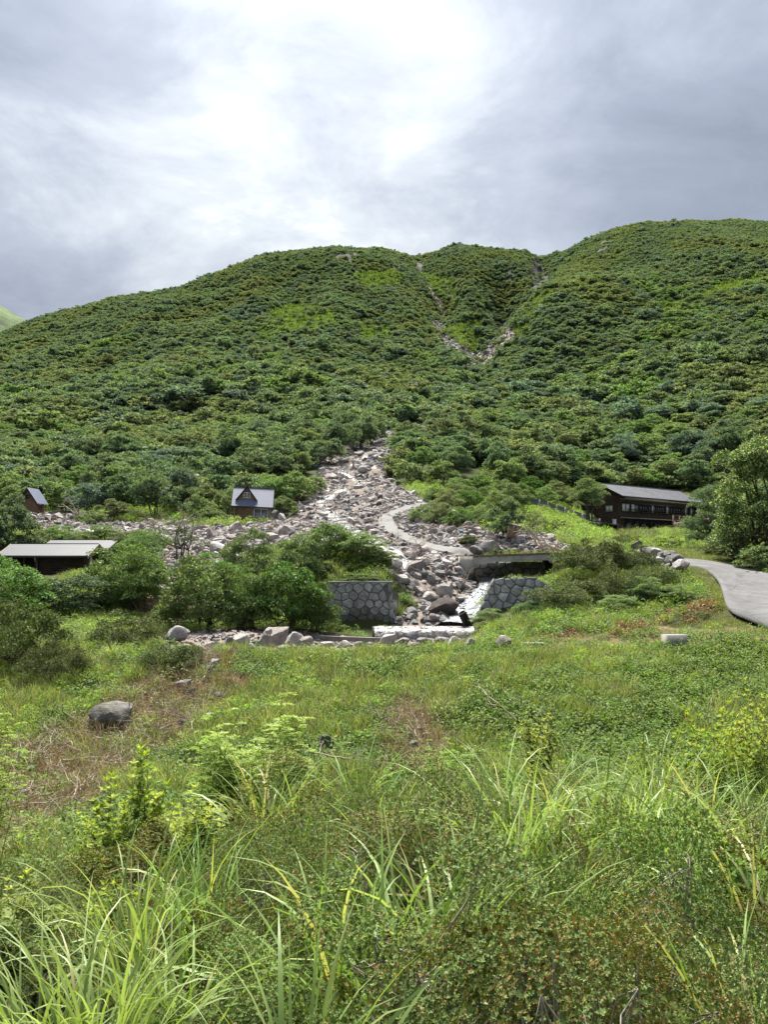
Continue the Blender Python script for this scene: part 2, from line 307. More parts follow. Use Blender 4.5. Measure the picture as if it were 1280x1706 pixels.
# ------------------------------------------------------------------ terrain (metres, eye height = 0)
ROWS = [
 (-25, 'z', [(640, -1.6)]), (0, 'z', [(640, -1.62)]), (1.5, 'z', [(640, -1.95)]), (3, 'z', [(640, -2.45)]), (4.5, 'z', [(0, -2.85), (640, -2.72), (1280, -2.72)]), (6.4, 'z', [(0, -3.3), (250, -3.25), (500, -3.0), (1280, -3.0)]), (8, 'z', [(0, -3.75), (250, -3.7), (500, -3.45), (1280, -3.4)]),
 (10, 'z', [(0, -4.25), (640, -4.1), (1280, -3.95)]),
 (14, 'z', [(-200, -5.0), (200, -5.0), (640, -4.75), (1280, -4.5)]),
 (18, 'z', [(-200, -5.2), (150, -5.25), (450, -4.85), (640, -4.75), (1280, -4.35)]),
 (22, 'z', [(-200, -4.8), (150, -4.75), (300, -4.6), (640, -4.2), (1280, -3.8)]),
 (26, 'z', [(-200, -4.0), (0, -4.0), (300, -3.8), (450, -3.6), (640, -3.5), (1280, -3.1)]),
 (28.5, 'z', [(-200, -3.5), (0, -3.6), (300, -3.35), (450, -3.25), (640, -3.2), (1000, -3.1), (1280, -2.85), (1600, -2.7)]),
 (32, 'z', [(-200, -3.2), (0, -3.3), (300, -3.25), (600, -3.4), (780, -3.35), (900, -2.98), (1100, -2.72), (1200, -2.45), (1280, -2.35), (1600, -2.0)]),
 (36, 'z', [(-200, -3.0), (0, -3.1), (300, -3.2), (450, -3.3), (545, -3.6), (610, -3.9), (780, -3.9), (800, -3.3), (830, -2.9), (900, -2.6), (1000, -2.3), (1100, -2.05), (1180, -1.78), (1280, -1.75), (1600, -1.5)]),
 (39.4, 'z', [(-200, -2.6), (0, -2.8), (450, -3.1), (545, -3.4), (600, -3.5), (660, -3.6), (780, -3.6), (793, -3.1), (860, -2.4), (900, -2.1), (1000, -1.7), (1100, -1.45), (1180, -1.33), (1280, -1.4), (1600, -1.2)]),
 (41.6, 'z', [(-200, -2.5), (0, -2.7), (300, -2.7), (450, -2.4), (530, -1.5), (550, -1.0), (636, -1.0), (655, -2.4), (690, -2.95), (740, -2.9), (765, -3.0), (790, -2.85), (805, -2.3), (830, -1.4), (900, -1.3), (940, -1.1), (1000, -.95), (1100, -.85), (1180, -.8), (1280, -1.1), (1600, -1.0)]),
 (45, 'z', [(-200, -2.2), (0, -2.4), (300, -2.1), (450, -1.3), (540, -.1), (600, .35), (640, .1), (660, -.6), (680, -1.3), (720, -1.6), (760, -2.0), (780, -2.45), (808, -2.4), (840, -1.6), (905, -1.5), (945, -.8), (1000, -.5), (1100, -.35), (1180, -.3), (1280, -.75), (1600, -.8)]),
 (49, 'z', [(-200, -1.9), (0, -2.0), (300, -1.4), (450, -.6), (540, .15), (600, .35), (680, .0), (740, -.35), (768, -.3), (785, -1.9), (830, -2.2), (910, -2.0), (935, -1.0), (952, .1), (1000, .15), (1100, .0), (1180, .0), (1280, -.25), (1600, -.5)]),
 (54, 'z', [(-200, -1.4), (0, -1.5), (300, -.4), (450, .3), (600, .95), (680, .6), (735, .62), (768, .35), (785, -1.6), (820, -2.0), (910, -1.9), (935, -.9), (955, .5), (1000, .5), (1100, .45), (1280, .1), (1600, -.3)]),
 (59.5, 'z', [(-200, -.6), (0, -.8), (150, -.6), (300, .6), (450, 1.2), (600, 1.5), (680, 1.45), (760, 1.3), (800, 1.15), (860, 1.25), (960, 1.3), (1100, .9), (1280, .5), (1600, .2)]),
 (70, 'z', [(-200, 1.0), (0, 1.2), (300, 2.2), (600, 2.7), (700, 3.1), (800, 2.9), (960, 2.4), (1100, 1.7), (1280, 1.0), (1600, .8)]),
 (80, 'z', [(-200, 2.4), (0, 2.6), (300, 3.3), (450, 3.6), (600, 4.2), (700, 5.3), (800, 4.7), (900, 4.1), (1000, 2.8), (1100, 2.6), (1280, 2.8), (1600, 2)]),
 (92, 'z', [(-200, 4.2), (0, 4.4), (300, 4.6), (430, 4.9), (600, 6.2), (700, 7.8), (800, 7.0), (900, 6.0), (1000, 3.5), (1100, 3.4), (1190, 4.0), (1280, 4.5), (1600, 3.5)]),
 (108, 'z', [(-200, 7), (0, 7.2), (300, 7.8), (450, 8.0), (600, 9.3), (700, 11), (800, 10.5), (900, 8.6), (960, 6.6), (1010, 4.9), (1036, 4.6), (1150, 4.7), (1200, 5.4), (1280, 6.2), (1600, 7)]),
 (125, 'z', [(-200, 11), (0, 11.5), (300, 12), (600, 14), (700, 16), (800, 15), (900, 12.5), (1000, 7.5), (1060, 6.2), (1130, 5.6), (1200, 7), (1280, 9), (1600, 12)]),
 (150, 'z', [(-200, 19), (0, 19), (300, 19.5), (600, 20.5), (700, 22), (800, 22), (900, 20), (1000, 16), (1100, 14), (1280, 18.5), (1600, 22)]),
 (200, 'v', [(-400, 742), (0, 740), (300, 738), (500, 726), (600, 716), (700, 707), (800, 720), (1000, 716), (1150, 700), (1280, 682), (1700, 655)]),
 (280, 'v', [(-400, 668), (0, 658), (300, 644), (500, 634), (620, 638), (705, 652), (790, 652), (900, 640), (1000, 620), (1100, 594), (1280, 566), (1700, 530)]),
 (360, 'v', [(-400, 625), (0, 610), (150, 588), (300, 564), (480, 556), (560, 552), (650, 566), (720, 598), (762, 574), (795, 622), (825, 592), (860, 556), (905, 524), (1000, 494), (1150, 484), (1280, 476), (1700, 460)]),
 (440, 'v', [(-400, 620), (-100, 594), (0, 576), (200, 530), (300, 514), (430, 478), (480, 500), (560, 482), (650, 498), (705, 528), (745, 560), (778, 498), (805, 512), (838, 568), (862, 535), (895, 496), (950, 462), (1000, 446), (1100, 428), (1280, 416), (1700, 400)]),
 (520, 'v', [(-400, 660), (-100, 610), (0, 563), (100, 527), (200, 500), (300, 485), (430, 433), (500, 424), (560, 418), (640, 428), (695, 456), (720, 462), (765, 428), (830, 440), (880, 440), (903, 486), (930, 450), (1000, 414), (1060, 392), (1150, 388), (1280, 404), (1700, 410)]),
 (600, 'v', [(-400, 700), (-100, 640), (0, 600), (200, 520), (300, 498), (430, 442), (560, 425), (640, 424), (690, 433), (760, 419), (840, 425), (880, 423), (895, 436), (930, 428), (1000, 396), (1060, 379), (1150, 374), (1180, 381), (1280, 387), (1700, 395)]),
 (720, 'v', [(-400, 760), (0, 660), (300, 560), (560, 500), (760, 485), (930, 480), (1060, 420), (1150, 388), (1220, 384), (1280, 388), (1700, 396)]),
 (950, 'z', [(640, 150)]), (1500, 'z', [(640, 40)]), (2600, 'z', [(640, 10)]),
]
A_OFF = 27.0
A_S = np.linspace(-1.5, 1.5, 1501)
def _table():
    Ys, T = [], []
    for Y, kind, pts in ROWS:
        xs, zs = [], []
        for u, w in pts:
            z = w if kind == 'z' else P(u, w, max(Y, 1))[2]
            x = P(u, w, Y)[0] if kind == 'v' else (u-CU)/FPX*max(Y, .5)
            xs.append(x); zs.append(z)
        a = np.array(xs)/(Y + A_OFF)
        z = np.interp(A_S, a, zs)
        k = 9 if Y < 60 else 15
        ker = np.hanning(k+2)[1:-1]; ker /= ker.sum()
        zp = np.pad(z, k//2, mode='edge'); z = np.convolve(zp, ker, 'valid')
        Ys.append(Y); T.append(z)
    Y = np.array(Ys, float); Z = np.array(T); h = np.diff(Y)[:, None]; dl = np.diff(Z, axis=0)/h
    D = np.zeros_like(Z); D[0] = dl[0]; D[-1] = dl[-1]
    w1 = 2*h[1:] + h[:-1]; w2 = h[1:] + 2*h[:-1]
    ok = dl[:-1]*dl[1:] > 0
    with np.errstate(divide='ignore', invalid='ignore'):
        hm = (w1+w2)/(w1/dl[:-1] + w2/dl[1:])
    D[1:-1] = np.where(ok, hm, 0)
    return Y, Z, D
TY, TZ, TD = _table()
def base_z(x, y):
    x = np.asarray(x, float); y = np.clip(np.asarray(y, float), TY[0], TY[-1]-1e-3)
    a = np.clip(x/(y + A_OFF), -1.499, 1.499)
    ai = (a - A_S[0])/(A_S[1]-A_S[0]); i0 = ai.astype(int); f = ai - i0
    k = np.clip(np.searchsorted(TY, y, 'right')-1, 0, len(TY)-2)
    h = TY[k+1]-TY[k]; t = (y-TY[k])/h
    g = lambda A, kk: A[kk, i0]*(1-f) + A[kk, i0+1]*f
    t2, t3 = t*t, t*t*t
    return (2*t3-3*t2+1)*g(TZ, k) + (t3-2*t2+t)*h*g(TD, k) + (-2*t3+3*t2)*g(TZ, k+1) + (t3-t2)*h*g(TD, k+1)

# outlines of the kinds of ground, as seen from the camera, with the depth they belong to
DEBRIS = [
 ([(692,706),(738,712),(722,732),(662,738),(640,790),(690,825),(752,852),(800,880),(840,905),(800,922),(772,930),(792,990),(772,1045),(640,1048),(690,1012),(655,962),(645,934),(560,915),(440,912),(330,965),(275,1000),(235,975),(250,930),(330,882),(440,872),(482,866),(500,830),(530,790),(542,752),(600,738),(655,714)], 38, 230),
 ([(42,856),(132,856),(137,876),(180,872),(290,870),(340,880),(330,906),(200,900),(60,888)], 62, 120),
 ([(258,1058),(420,1046),(640,1058),(790,1058),(790,1082),(600,1084),(330,1088),(265,1080)], 27, 37),
 ([(716,530),(750,546),(780,580),(798,586),(842,532),(864,556),(826,600),(813,620),(782,616),(760,592),(726,570)], 250, 560),
 ([(690,436),(705,440),(720,480),(745,520),(742,530),(715,490),(700,462)], 380, 640),
 ([(480,548),(490,550),(482,585),(470,590)], 250, 560),
 ([(800,888),(905,888),(955,915),(800,926)], 46, 66),
 ([(690,850),(730,868),(790,885),(800,905),(740,915),(700,900),(665,880),(668,858)], 46, 110),
]
DRY = [
 ([(330,1085),(385,1100),(400,1150),(330,1205),(310,1250),(180,1310),(80,1400),(-60,1440),(-60,1300),(60,1225),(190,1165),(300,1120)], 12, 30),
 ([(640,1180),(705,1170),(745,1230),(720,1290),(640,1290)], 13, 26),
 ([(870,1062),(1130,1046),(1230,1040),(1300,1052),(1300,1078),(1130,1080),(880,1086)], 27, 34),
 ([(225,985),(300,965),(330,1000),(300,1050),(230,1045)], 30, 50),
]
PALE = [
 ([(440,520),(500,505),(560,520),(560,545),(500,560),(455,545)], 300, 600), ([(585,455),(665,450),(670,475),(600,480)], 300, 640), ([(595,540),(650,545),(650,565),(600,570)], 280, 600),
 ([(735,548),(800,535),(806,560),(790,590),(765,575)], 260, 600), ([(700,455),(760,465),(760,500),(725,490)], 360, 640), ([(860,545),(900,490),(945,470),(905,520),(850,590)], 300, 640),
 ([(1080,520),(1180,480),(1270,455),(1270,470),(1180,500),(1090,535)], 260, 520), ([(640,345),(645,346),(645,350)], 300, 600),
]
CLIFF = [([(880,438),(902,432),(918,470),(902,502),(886,486)], 400, 660), ([(1005,402),(1028,394),(1026,410),(1000,432),(985,440)], 420, 660), ([(655,440),(668,440),(668,450),(655,452)], 400, 640), ([(690,440),(702,440),(700,462),(690,462)], 400, 640), ([(840,448),(860,452),(858,470),(842,468)], 400, 640), ([(560,425),(600,420),(590,440),(565,442)], 450, 640)]
L_ROAD = [(1112,930),(1122,937),(1150,943),(1175,950),(1190,962),(1201,977),(1206,992),(1208,1003),(1212,1015),(1222,1029),(1247,1040),(1280,1050),(1340,1062)]
R_ROAD = [(1120,928),(1140,930.5),(1170,934),(1200,937.5),(1221,941),(1245,946),(1265,950.5),(1280,954),(1310,961),(1345,971),(1390,985),(1440,1000),(1500,1016)]
L_TRK = [(720,833),(706,835.5),(680,842),(655,850),(640,857),(630,865),(630,874),(640,884),(655,893),(674,901),(694,909),(718,917),(742,923),(768,928)]
R_TRK = [(722,838),(712,841.5),(692,846),(674,852),(662,858.5),(656,865),(658,872),(664,880),(674,888),(690,896),(708,903),(730,909),(760,913),(800,914)]
ROADP = L_ROAD + R_ROAD[::-1]
TRKP = L_TRK + R_TRK[::-1]
HOUSES = []          # (x, y, radius) kept clear of plants, filled below
def mask(x, y, z, polys, jit=1.0):
    jit = jit*np.where(np.asarray(y) > 240, 1.6, 1.0)
    u, v = project(x, y, z)
    s = jit*np.clip(1300.0/np.maximum(y, 3), 3, 45)
    ju = u + s*0.55*fbm(x*.8, y*.8, 5, 3)*1.4; jv = v + s*0.22*fbm(x*.8+9, y*.8, 8, 3)*1.4
    r = np.zeros(np.shape(x), bool)
    for poly, a, b in polys: r |= in_poly(ju, jv, poly) & (y > a) & (y < b)
    return r
_c = P(1036, 882, 110)
PADS = [(P(419, 872, 88)[0], 88.0, 4.15, 9.0), (P(419, 872, 88)[0], 92.0, 4.4, 6.0), (P(47, 860, 96)[0], 96.0, 5.5, 6.0)] + [(_c[0]+.79*q+.61*2.5, _c[1]+.61*q-.79*2.5, 4.05, 7.0) for q in (0, 5, 10, 15, 20)]
def ter(x, y, fine=True):
    x = np.asarray(x, float); y = np.asarray(y, float)
    z = base_z(x, y)
    far = np.clip((y-120)/180, 0, 1); mid = np.clip((y-58)/40, 0, 1)
    z = z + far*(1-.72*np.clip((y-430)/90, 0, 1))*(fbm(x/70, y/95, 3, 4)*9 - np.abs(vnoise(x/34+.3*vnoise(y/60, x/60, 4), y/120, 31))*9 + 1.8)
    z = z + mid*(1-far*.5)*fbm(x/16, y/16, 11, 3)*(.55+1.05*np.clip((y-112)/30, 0, 1))
    for px_, py_, pz_, pr_ in PADS:
        w = np.clip((pr_-np.sqrt((x-px_)**2+(y-py_)**2))/(pr_*.5), 0, 1); w = w*w*(3-2*w); z = z*(1-w)+pz_*w
    near = np.clip((y-5)/8, 0, 1)
    z = z + near*(fbm(x/3.1, y/3.1, 21, 3)*0.34)
    return z
def hit(u, v, y0=8.0, y1=640.0):
    d = uv_dir(u, v); Y = np.geomspace(y0, y1, 1600)
    x = d[0]/d[1]*Y; zr = d[2]/d[1]*Y; zt = ter(x, Y)
    k = np.argmax(zr <= zt)
    if not (zr <= zt).any(): k = len(Y)-1
    if k > 0:
        a = (zr-zt)[k-1]; b = (zt-zr)[k]; f = a/(a+b+1e-9); Yh = Y[k-1] + f*(Y[k]-Y[k-1])
    else: Yh = Y[0]
    return np.array([d[0]/d[1]*Yh, Yh, float(ter(d[0]/d[1]*Yh, Yh))])

def build_ground():
    # rows closer together near the camera and where the scene is busy
    ys = np.concatenate([np.linspace(-20, 2, 8)[:-1], np.geomspace(2, 30, 110)[:-1], np.geomspace(30, 130, 200)[:-1], np.geomspace(130, 680, 170)[:-1], np.geomspace(680, 2500, 14)])
    a = np.concatenate([np.linspace(-1.4, -.56, 14)[:-1], np.linspace(-.56, .56, 330), np.linspace(.56, 1.4, 14)[1:]])
    Yg, Ag = np.meshgrid(ys, a, indexing='ij'); Xg = Ag*(Yg + A_OFF)
    Zg = ter(Xg, Yg)
    deb = mask(Xg, Yg, Zg, DEBRIS); dry = mask(Xg, Yg, Zg, DRY); pale = mask(Xg, Yg, Zg, PALE, .8); clf = mask(Xg, Yg, Zg, CLIFF, .7)
    Zg = Zg + deb*(np.clip((Yg-60)/60, .12, 1)*fbm(Xg/1.7, Yg/1.7, 41, 2)*0.9)
    Zg = Zg + clf*fbm(Xg/5, Yg/9, 71, 3)*6
    # road beds are levelled
    b = MB(); n, m = Xg.shape
    idx = np.arange(n*m).reshape(n, m)
    F = np.stack([idx[:-1, :-1], idx[:-1, 1:], idx[1:, 1:], idx[1:, :-1]], -1).reshape(-1, 4)
    b.add(np.stack([Xg, Yg, Zg], -1).reshape(-1, 3), F)
    t = NT('ground_cover'); at = t.n('ShaderNodeVertexColor', layer_name='cover'); sp = t.n('ShaderNodeSeparateColor'); t.l(at.outputs[0], sp.inputs[0])
    p = t.pos(); n1 = t.noise(p, 0.35, 5); n2 = t.noise(p, 3.0, 6, .65); n3 = t.noise(p, 14, 4, .6)
    soil = t.mix(t.rng(n2, .35, .65), (0.035, 0.032, 0.018), (0.055, 0.065, 0.022)); soil = t.mix(t.rng(n1, .4, .6), soil, (0.040, 0.055, 0.018))
    debc = t.ramp(n2, [(.3, (0.09, .068, .054)), (.5, (0.175, .14, .113)), (.7, (0.27, .228, .197))]); debc = t.mix(t.rng(n3, .45, .7), debc, (0.24, .21, .19))
    dryc = t.ramp(n2, [(.3, (0.075, .052, .034)), (.55, (0.16, .115, .07)), (.75, (0.27, .21, .13))])
    palc = t.mix(n2, (0.075, 0.12, 0.04), (0.12, 0.165, 0.07))
    clfc = t.ramp(t.noise(t.coord('Object', (1, 1, .3)), .35, 6, .7), [(.35, (0.018, .020, .016)), (.5, (0.040, .041, .038)), (.68, (0.085, .084, .080))])
    c = t.mix(sp.outputs[2], soil, palc); c = t.mix(sp.outputs[1], c, dryc); c = t.mix(sp.outputs[0], c, debc); c = t.mix(at.outputs[1], c, clfc)
    mat = t.done(t.bsdf(c, .95, t.bump(t.math('ADD', n2, n3), .08, .8), .1).outputs[0])
    o = b.build('ground', mat, smooth=True, kind='structure')
    me = o.data; la = me.color_attributes.new('cover', 'FLOAT_COLOR', 'POINT')
    C = np.stack([deb, dry, pale, clf], -1).reshape(-1, 4).astype(np.float32)
    la.data.foreach_set('color', C.ravel())
    o['label'] = 'hilly ground of soil, rubble and dry thatch'
    return o
build_ground()

def strip(name, Lp, Rp, mat, lift, nl=6, nc=8, thick=.14, crown=.0):
    """a road draped over the ground between its two edges"""
    Lw = np.array([hit(u, v) for u, v in Lp]); Rw = np.array([hit(u, v) for u, v in Rp])
    def dense(W):
        s = np.arange(len(W)); q = np.linspace(0, len(W)-1, (len(W)-1)*nl+1)
        W2 = np.stack([np.interp(q, s, W[:, k]) for k in range(3)], -1)
        ker = np.ones(nl+1)/(nl+1); pad = nl//2
        for k in range(3): W2[:, k] = np.convolve(np.pad(W2[:, k], (pad, nl-pad), mode='edge'), ker, 'valid') if True else W2[:, k]
        return W2
    Lw = dense(Lw); Rw = dense(Rw); f = np.linspace(0, 1, nc+1)[None, :, None]
    G = Lw[:, None]*(1-f) + Rw[:, None]*f
    zt = ter(G[..., 0], G[..., 1])
    G[..., 2] = np.maximum(G[..., 2], zt)
    k = np.array([.25, .5, .25])
    for _ in range(6):
        z = G[..., 2]; zp = np.pad(z, ((1, 1), (0, 0)), mode='edge'); z = .25*zp[:-2]+.5*zp[1:-1]+.25*zp[2:]
        zp = np.pad(z, ((0, 0), (1, 1)), mode='edge'); z = .25*zp[:, :-2]+.5*zp[:, 1:-1]+.25*zp[:, 2:]; G[..., 2] = np.maximum(z, zt)
    G[..., 2] += lift
    if name == 'concrete_track': G[-5:, :, 2] -= np.linspace(0, .5, 5)[:, None]
    # skirts go down into the ground
    first = G[:, :1].copy(); last = G[:, -1:].copy(); first[..., 2] -= thick; last[..., 2] -= thick
    G = np.concatenate([first, G, last], 1); n, m = G.shape[:2]; idx = np.arange(n*m).reshape(n, m)
    F = np.stack([idx[:-1, :-1], idx[:-1, 1:], idx[1:, 1:], idx[1:, :-1]], -1).reshape(-1, 4)
    return MB().add(G.reshape(-1, 3), F).build(name, mat, smooth=False, kind='structure')
def road_mat(name, a, b, crack):
    t = NT(name); p = t.pos(); n = t.noise(p, .7, 8, .7, .6); n2 = t.noise(p, 30, 3); vo = t.n('ShaderNodeTexVoronoi', feature='DISTANCE_TO_EDGE'); t.l(p, vo.inputs['Vector']); vo.inputs['Scale'].default_value = .33
    c = t.mix(t.rng(n, .35, .65), a, b); c = t.mix(t.rng(n2, .45, .7, 0, .35), c, tuple(x*.5 for x in a)); c = t.mix(t.rng(vo.outputs[0], 0, .012, crack, 0), c, tuple(x*.4 for x in a))
    return t.done(t.bsdf(c, .9, t.bump(n2, .01, .5), .2).outputs[0])
road = strip('road', L_ROAD, R_ROAD, road_mat('worn_asphalt', (0.085, 0.085, 0.088), (0.145, 0.145, 0.145), .6), .035)
track = strip('concrete_track', L_TRK, R_TRK, road_mat('dusty_concrete', (0.13, 0.134, 0.137), (0.185, 0.18, 0.17), .2), .05)
road['label'] = 'grey asphalt road climbing from the lower right towards the lodge'; track['label'] = 'pale concrete track curving through the rubble to the bridge'

# far hill beyond the left shoulder
def far_hill():
    xs = np.linspace(-1400, -250, 60); ys = np.linspace(900, 1900, 40); X, Y = np.meshgrid(xs, ys)
    top = np.interp(X, [-1400, -640, -600, -520, -430, -250], [470, 452, 430, 380, 330, 180])
    r = (Y-1150)/520; Z = top*np.clip(1-r*r, 0, 1)**.7 - 30 + fbm(X/90, Y/90, 5, 4)*26
    idx = np.arange(X.size).reshape(X.shape); F = np.stack([idx[:-1, :-1], idx[:-1, 1:], idx[1:, 1:], idx[1:, :-1]], -1).reshape(-1, 4)
    t = NT('far_hill_cover'); p = t.pos(); n = t.noise(p, .05, 8, .7); n2 = t.noise(p, .008, 5)
    c = t.mix(t.rng(n, .35, .65), (0.030, .052, .024), (0.085, .125, .05)); c = t.mix(t.rng(n2, .5, .6, 0, .7), c, (0.12, .17, .07))
    m = t.done(t.bsdf(c, .95, t.bump(n, 6, .7), .1).outputs[0])
    o = MB().add(np.stack([X, Y, Z], -1).reshape(-1, 3), F).build('far_hill', m, smooth=True, kind='structure'); o['label'] = 'pale green hill far beyond the shoulder of the mountain'
far_hill()

# ------------------------------------------------------------------ plant generators
def nrm(a): return a/(np.linalg.norm(a, axis=-1, keepdims=True)+1e-9)
def leaf_quads(b, Pp, D, Nn, L, W, m=0, fold=.12):
    """one folded quad per leaf"""
    S = nrm(np.cross(D, Nn)); n = len(Pp); L = np.broadcast_to(L, (n,))[:, None]; W = np.broadcast_to(W, (n,))[:, None]
    mid = Pp + D*L*.48
    V = np.stack([Pp, mid + S*W*.5 + Nn*W*fold, Pp + D*L, mid - S*W*.5 + Nn*W*fold], 1).reshape(-1, 3)
    F = np.arange(n*4).reshape(n, 4)
    b.add(V, F, m)
def limb(b, p0, p1, r0, r1, rng, m=1, seg=5, wob=.08, sides=5):
    t = np.linspace(0, 1, seg)[:, None]; p0 = np.asarray(p0); p1 = np.asarray(p1); L = np.linalg.norm(p1-p0)
    pts = p0*(1-t) + p1*t + np.sin(t*math.pi)*rng.normal(0, wob*L, (1, 3)) + np.sin(t*math.pi*2)*rng.normal(0, wob*.5*L, (1, 3))
    b.tube(pts, np.linspace(r0, r1, seg), sides, m); return pts
def crown_pads(rng, R, H, base, n, top=.62):
    r = R*np.sqrt(rng.uniform(0, 1, n))*.88; th = rng.uniform(0, 2*math.pi, n)
    prof = base + (H-base)*np.clip(1-(r/R)**2.2, 0, 1)**top
    lo = base + (H-base)*.08
    z = lo + (prof-lo)*np.clip(rng.uniform(.12, 1.3, n), 0, 1)
    C = np.stack([r*np.cos(th), r*np.sin(th), z], -1); o = rng.uniform(0, 1, n) < .16; C[o] *= rng.uniform(1.08, 1.24, (o.sum(), 1)); return C
def make_tree(seed, R, H, base, npads, per, ll, lw, mats, flat=.30, pad=.36, stems=4, up=.8, trunk_r=.06, tip=0):
    """stems and limbs under layered pads of leaf sprays: material 0 leaves, 1 bark"""
    rng = np.random.default_rng(seed); b = MB()
    C = crown_pads(rng, R, H, base, npads)
    pr = R*pad*rng.uniform(.65, 1.2, npads)
    for k in range(npads):
        rho = np.sqrt(rng.uniform(0, 1, per)); th = rng.uniform(0, 2*math.pi, per); rr = rho*pr[k]*(1+.25*np.sin(3*th+k))
        x = rr*np.cos(th); y = rr*np.sin(th); z = pr[k]*flat*(1-rho**2) - rng.exponential(.10, per)*pr[k] - rho*pr[k]*.12
        Pp = C[k] + np.stack([x, y, z], -1)
        out = nrm(C[k]*[1, 1, 0] + np.stack([x, y, x*0], -1)*1.5 + 1e-6)
        D = nrm(out*.7 + rng.normal(0, .6, (per, 3)) + [0, 0, .05]); Nn = nrm(np.array([0, 0, up]) + out*.30 + rng.normal(0, .42, (per, 3)))
        leaf_quads(b, Pp, D, Nn, ll*rng.uniform(.6, 1.3, per), lw*rng.uniform(.7, 1.2, per))
    order = rng.permutation(npads)
    for s in range(stems):
        a = rng.uniform(0, 6.28); q = np.array([math.cos(a), math.sin(a), 0])*R*.06
        fork = np.array([math.cos(a)*R*.22, math.sin(a)*R*.22, base*.75+.2*H*rng.uniform(.3, 1)])
        limb(b, q-[0, 0, .25*H*.3], fork, trunk_r, trunk_r*.7, rng, wob=.06)
        for k in order[s::stems][:4]:
            limb(b, fork, C[k]-[0, 0, .08], trunk_r*.6, trunk_r*.15, rng, wob=.07)
    return b
def make_azalea(seed, R, H, npads, ros, ll, lw):
    """low mound of twigs carrying leaf rosettes; returns foliage and stems apart"""
    rng = np.random.default_rng(seed); fo = MB(); st = MB()
    th = rng.uniform(0, 6.283, npads); rad = R*np.sqrt(rng.uniform(0, 1, npads))*.92
    z = H*np.sqrt(np.clip(1-(rad/R)**2, 0.04, 1))*rng.uniform(.45, 1.08, npads)
    C = np.stack([rad*np.cos(th), rad*np.sin(th), z*(1+.28*np.sin(3*th+seed)*rad/R)], -1); C[:, 2] += rng.normal(0, .10, npads); pr = rng.uniform(.15, .27, npads)*(R/.8)
    for k in range(npads):
        o = nrm(np.array([C[k, 0]/R, C[k, 1]/R, 1.25]))
        e1 = nrm(np.cross(o, [0.3, .2, 1.0])); e2 = np.cross(o, e1)
        rho = np.sqrt(rng.uniform(0, 1, ros)); a = rng.uniform(0, 6.283, ros); rr = pr[k]*rho*(1+.3*np.sin(2*a+k))
        B = C[k] + e1*(rr*np.cos(a))[:, None] + e2*(rr*np.sin(a))[:, None] + o*((1-rho**2)*pr[k]*.55 + rng.normal(0, .018, ros))[:, None] - o*(rng.exponential(.025, ros))[:, None]
        B = np.repeat(B, 6, 0); n = len(B); ph = np.tile(np.arange(6)*1.047, ros) + np.repeat(rng.uniform(0, 6, ros), 6)
        ax = nrm(np.repeat(o[None] + rng.normal(0, .28, (ros, 3)), 6, 0))
        f1 = nrm(np.cross(ax, [0.31, 1.0, .17])); f2 = np.cross(ax, f1)
        D = nrm(f1*np.cos(ph)[:, None] + f2*np.sin(ph)[:, None] + ax*rng.uniform(.15, .8, n)[:, None])
        Nn = nrm(ax - D*np.sum(ax*D, 1)[:, None])
        leaf_quads(fo, B, D, Nn, ll*rng.uniform(.6, 1.25, n), lw*rng.uniform(.7, 1.2, n), fold=.18)
    for s in range(9):
        a = rng.uniform(0, 6.283); q = np.array([math.cos(a), math.sin(a), 0])*R*.10
        fk = np.array([math.cos(a)*R*.35, math.sin(a)*R*.35, H*rng.uniform(.3, .55)])
        limb(st, q-[0, 0, .3], fk, .014, .010, rng, 0, wob=.10)
        d = np.linalg.norm(C-fk, axis=1)
        for k in np.argsort(d)[:9]: limb(st, fk, C[k], .007, .0025, rng, 0, wob=.10, sides=4)
    return fo, st
def blades(rng, b, n, h, w, spread, lean, seg=5, m=0, droop=1.0, kink=0.0):
    """arching grass blades from one tuft; every blade a tapering ribbon"""
    a = rng.uniform(0, 6.283, n); r0 = spread*np.sqrt(rng.uniform(0, 1, n)); L = h*rng.uniform(.55, 1.15, n); th0 = np.abs(rng.normal(0, lean, n))+.04
    bend = droop*rng.uniform(.5, 1.9, n); out = np.stack([np.cos(a), np.sin(a), a*0], -1)
    p = np.stack([r0*np.cos(a+rng.normal(0, 1, n)), r0*np.sin(a+rng.normal(0, 1, n)), a*0-.03], -1)
    side0 = np.stack([-np.sin(a), np.cos(a), a*0], -1); tw = rng.normal(0, .6, n)
    W = w*rng.uniform(.6, 1.2, n); rows = []
    for i in range(seg+1):
        t = i/seg; th = th0 + bend*t**1.8
        wid = W*(0.75+.9*t-1.65*t*t) if i < seg else W*.03
        c = np.cos(th)[:, None]*np.array([0, 0, 1.0]) + np.sin(th)[:, None]*out
        nn = np.cos(th)[:, None]*out - np.sin(th)[:, None]*np.array([0, 0, 1.0])
        s = nrm(side0*np.cos(tw*(.3+t))[:, None] + nn*np.sin(tw*(.3+t))[:, None])
        rows.append(np.stack([p - s*wid[:, None]/2, p + s*wid[:, None]/2], 1))
        p = p + c*(L/seg)[:, None]
    G = np.stack(rows, 1)                      # n, seg+1, 2, 3
    idx = np.arange(n*(seg+1)*2).reshape(n, seg+1, 2)
    F = np.stack([idx[:, :-1, 0], idx[:, :-1, 1], idx[:, 1:, 1], idx[:, 1:, 0]], -1).reshape(-1, 4)
    b.add(G.reshape(-1, 3), F, m)
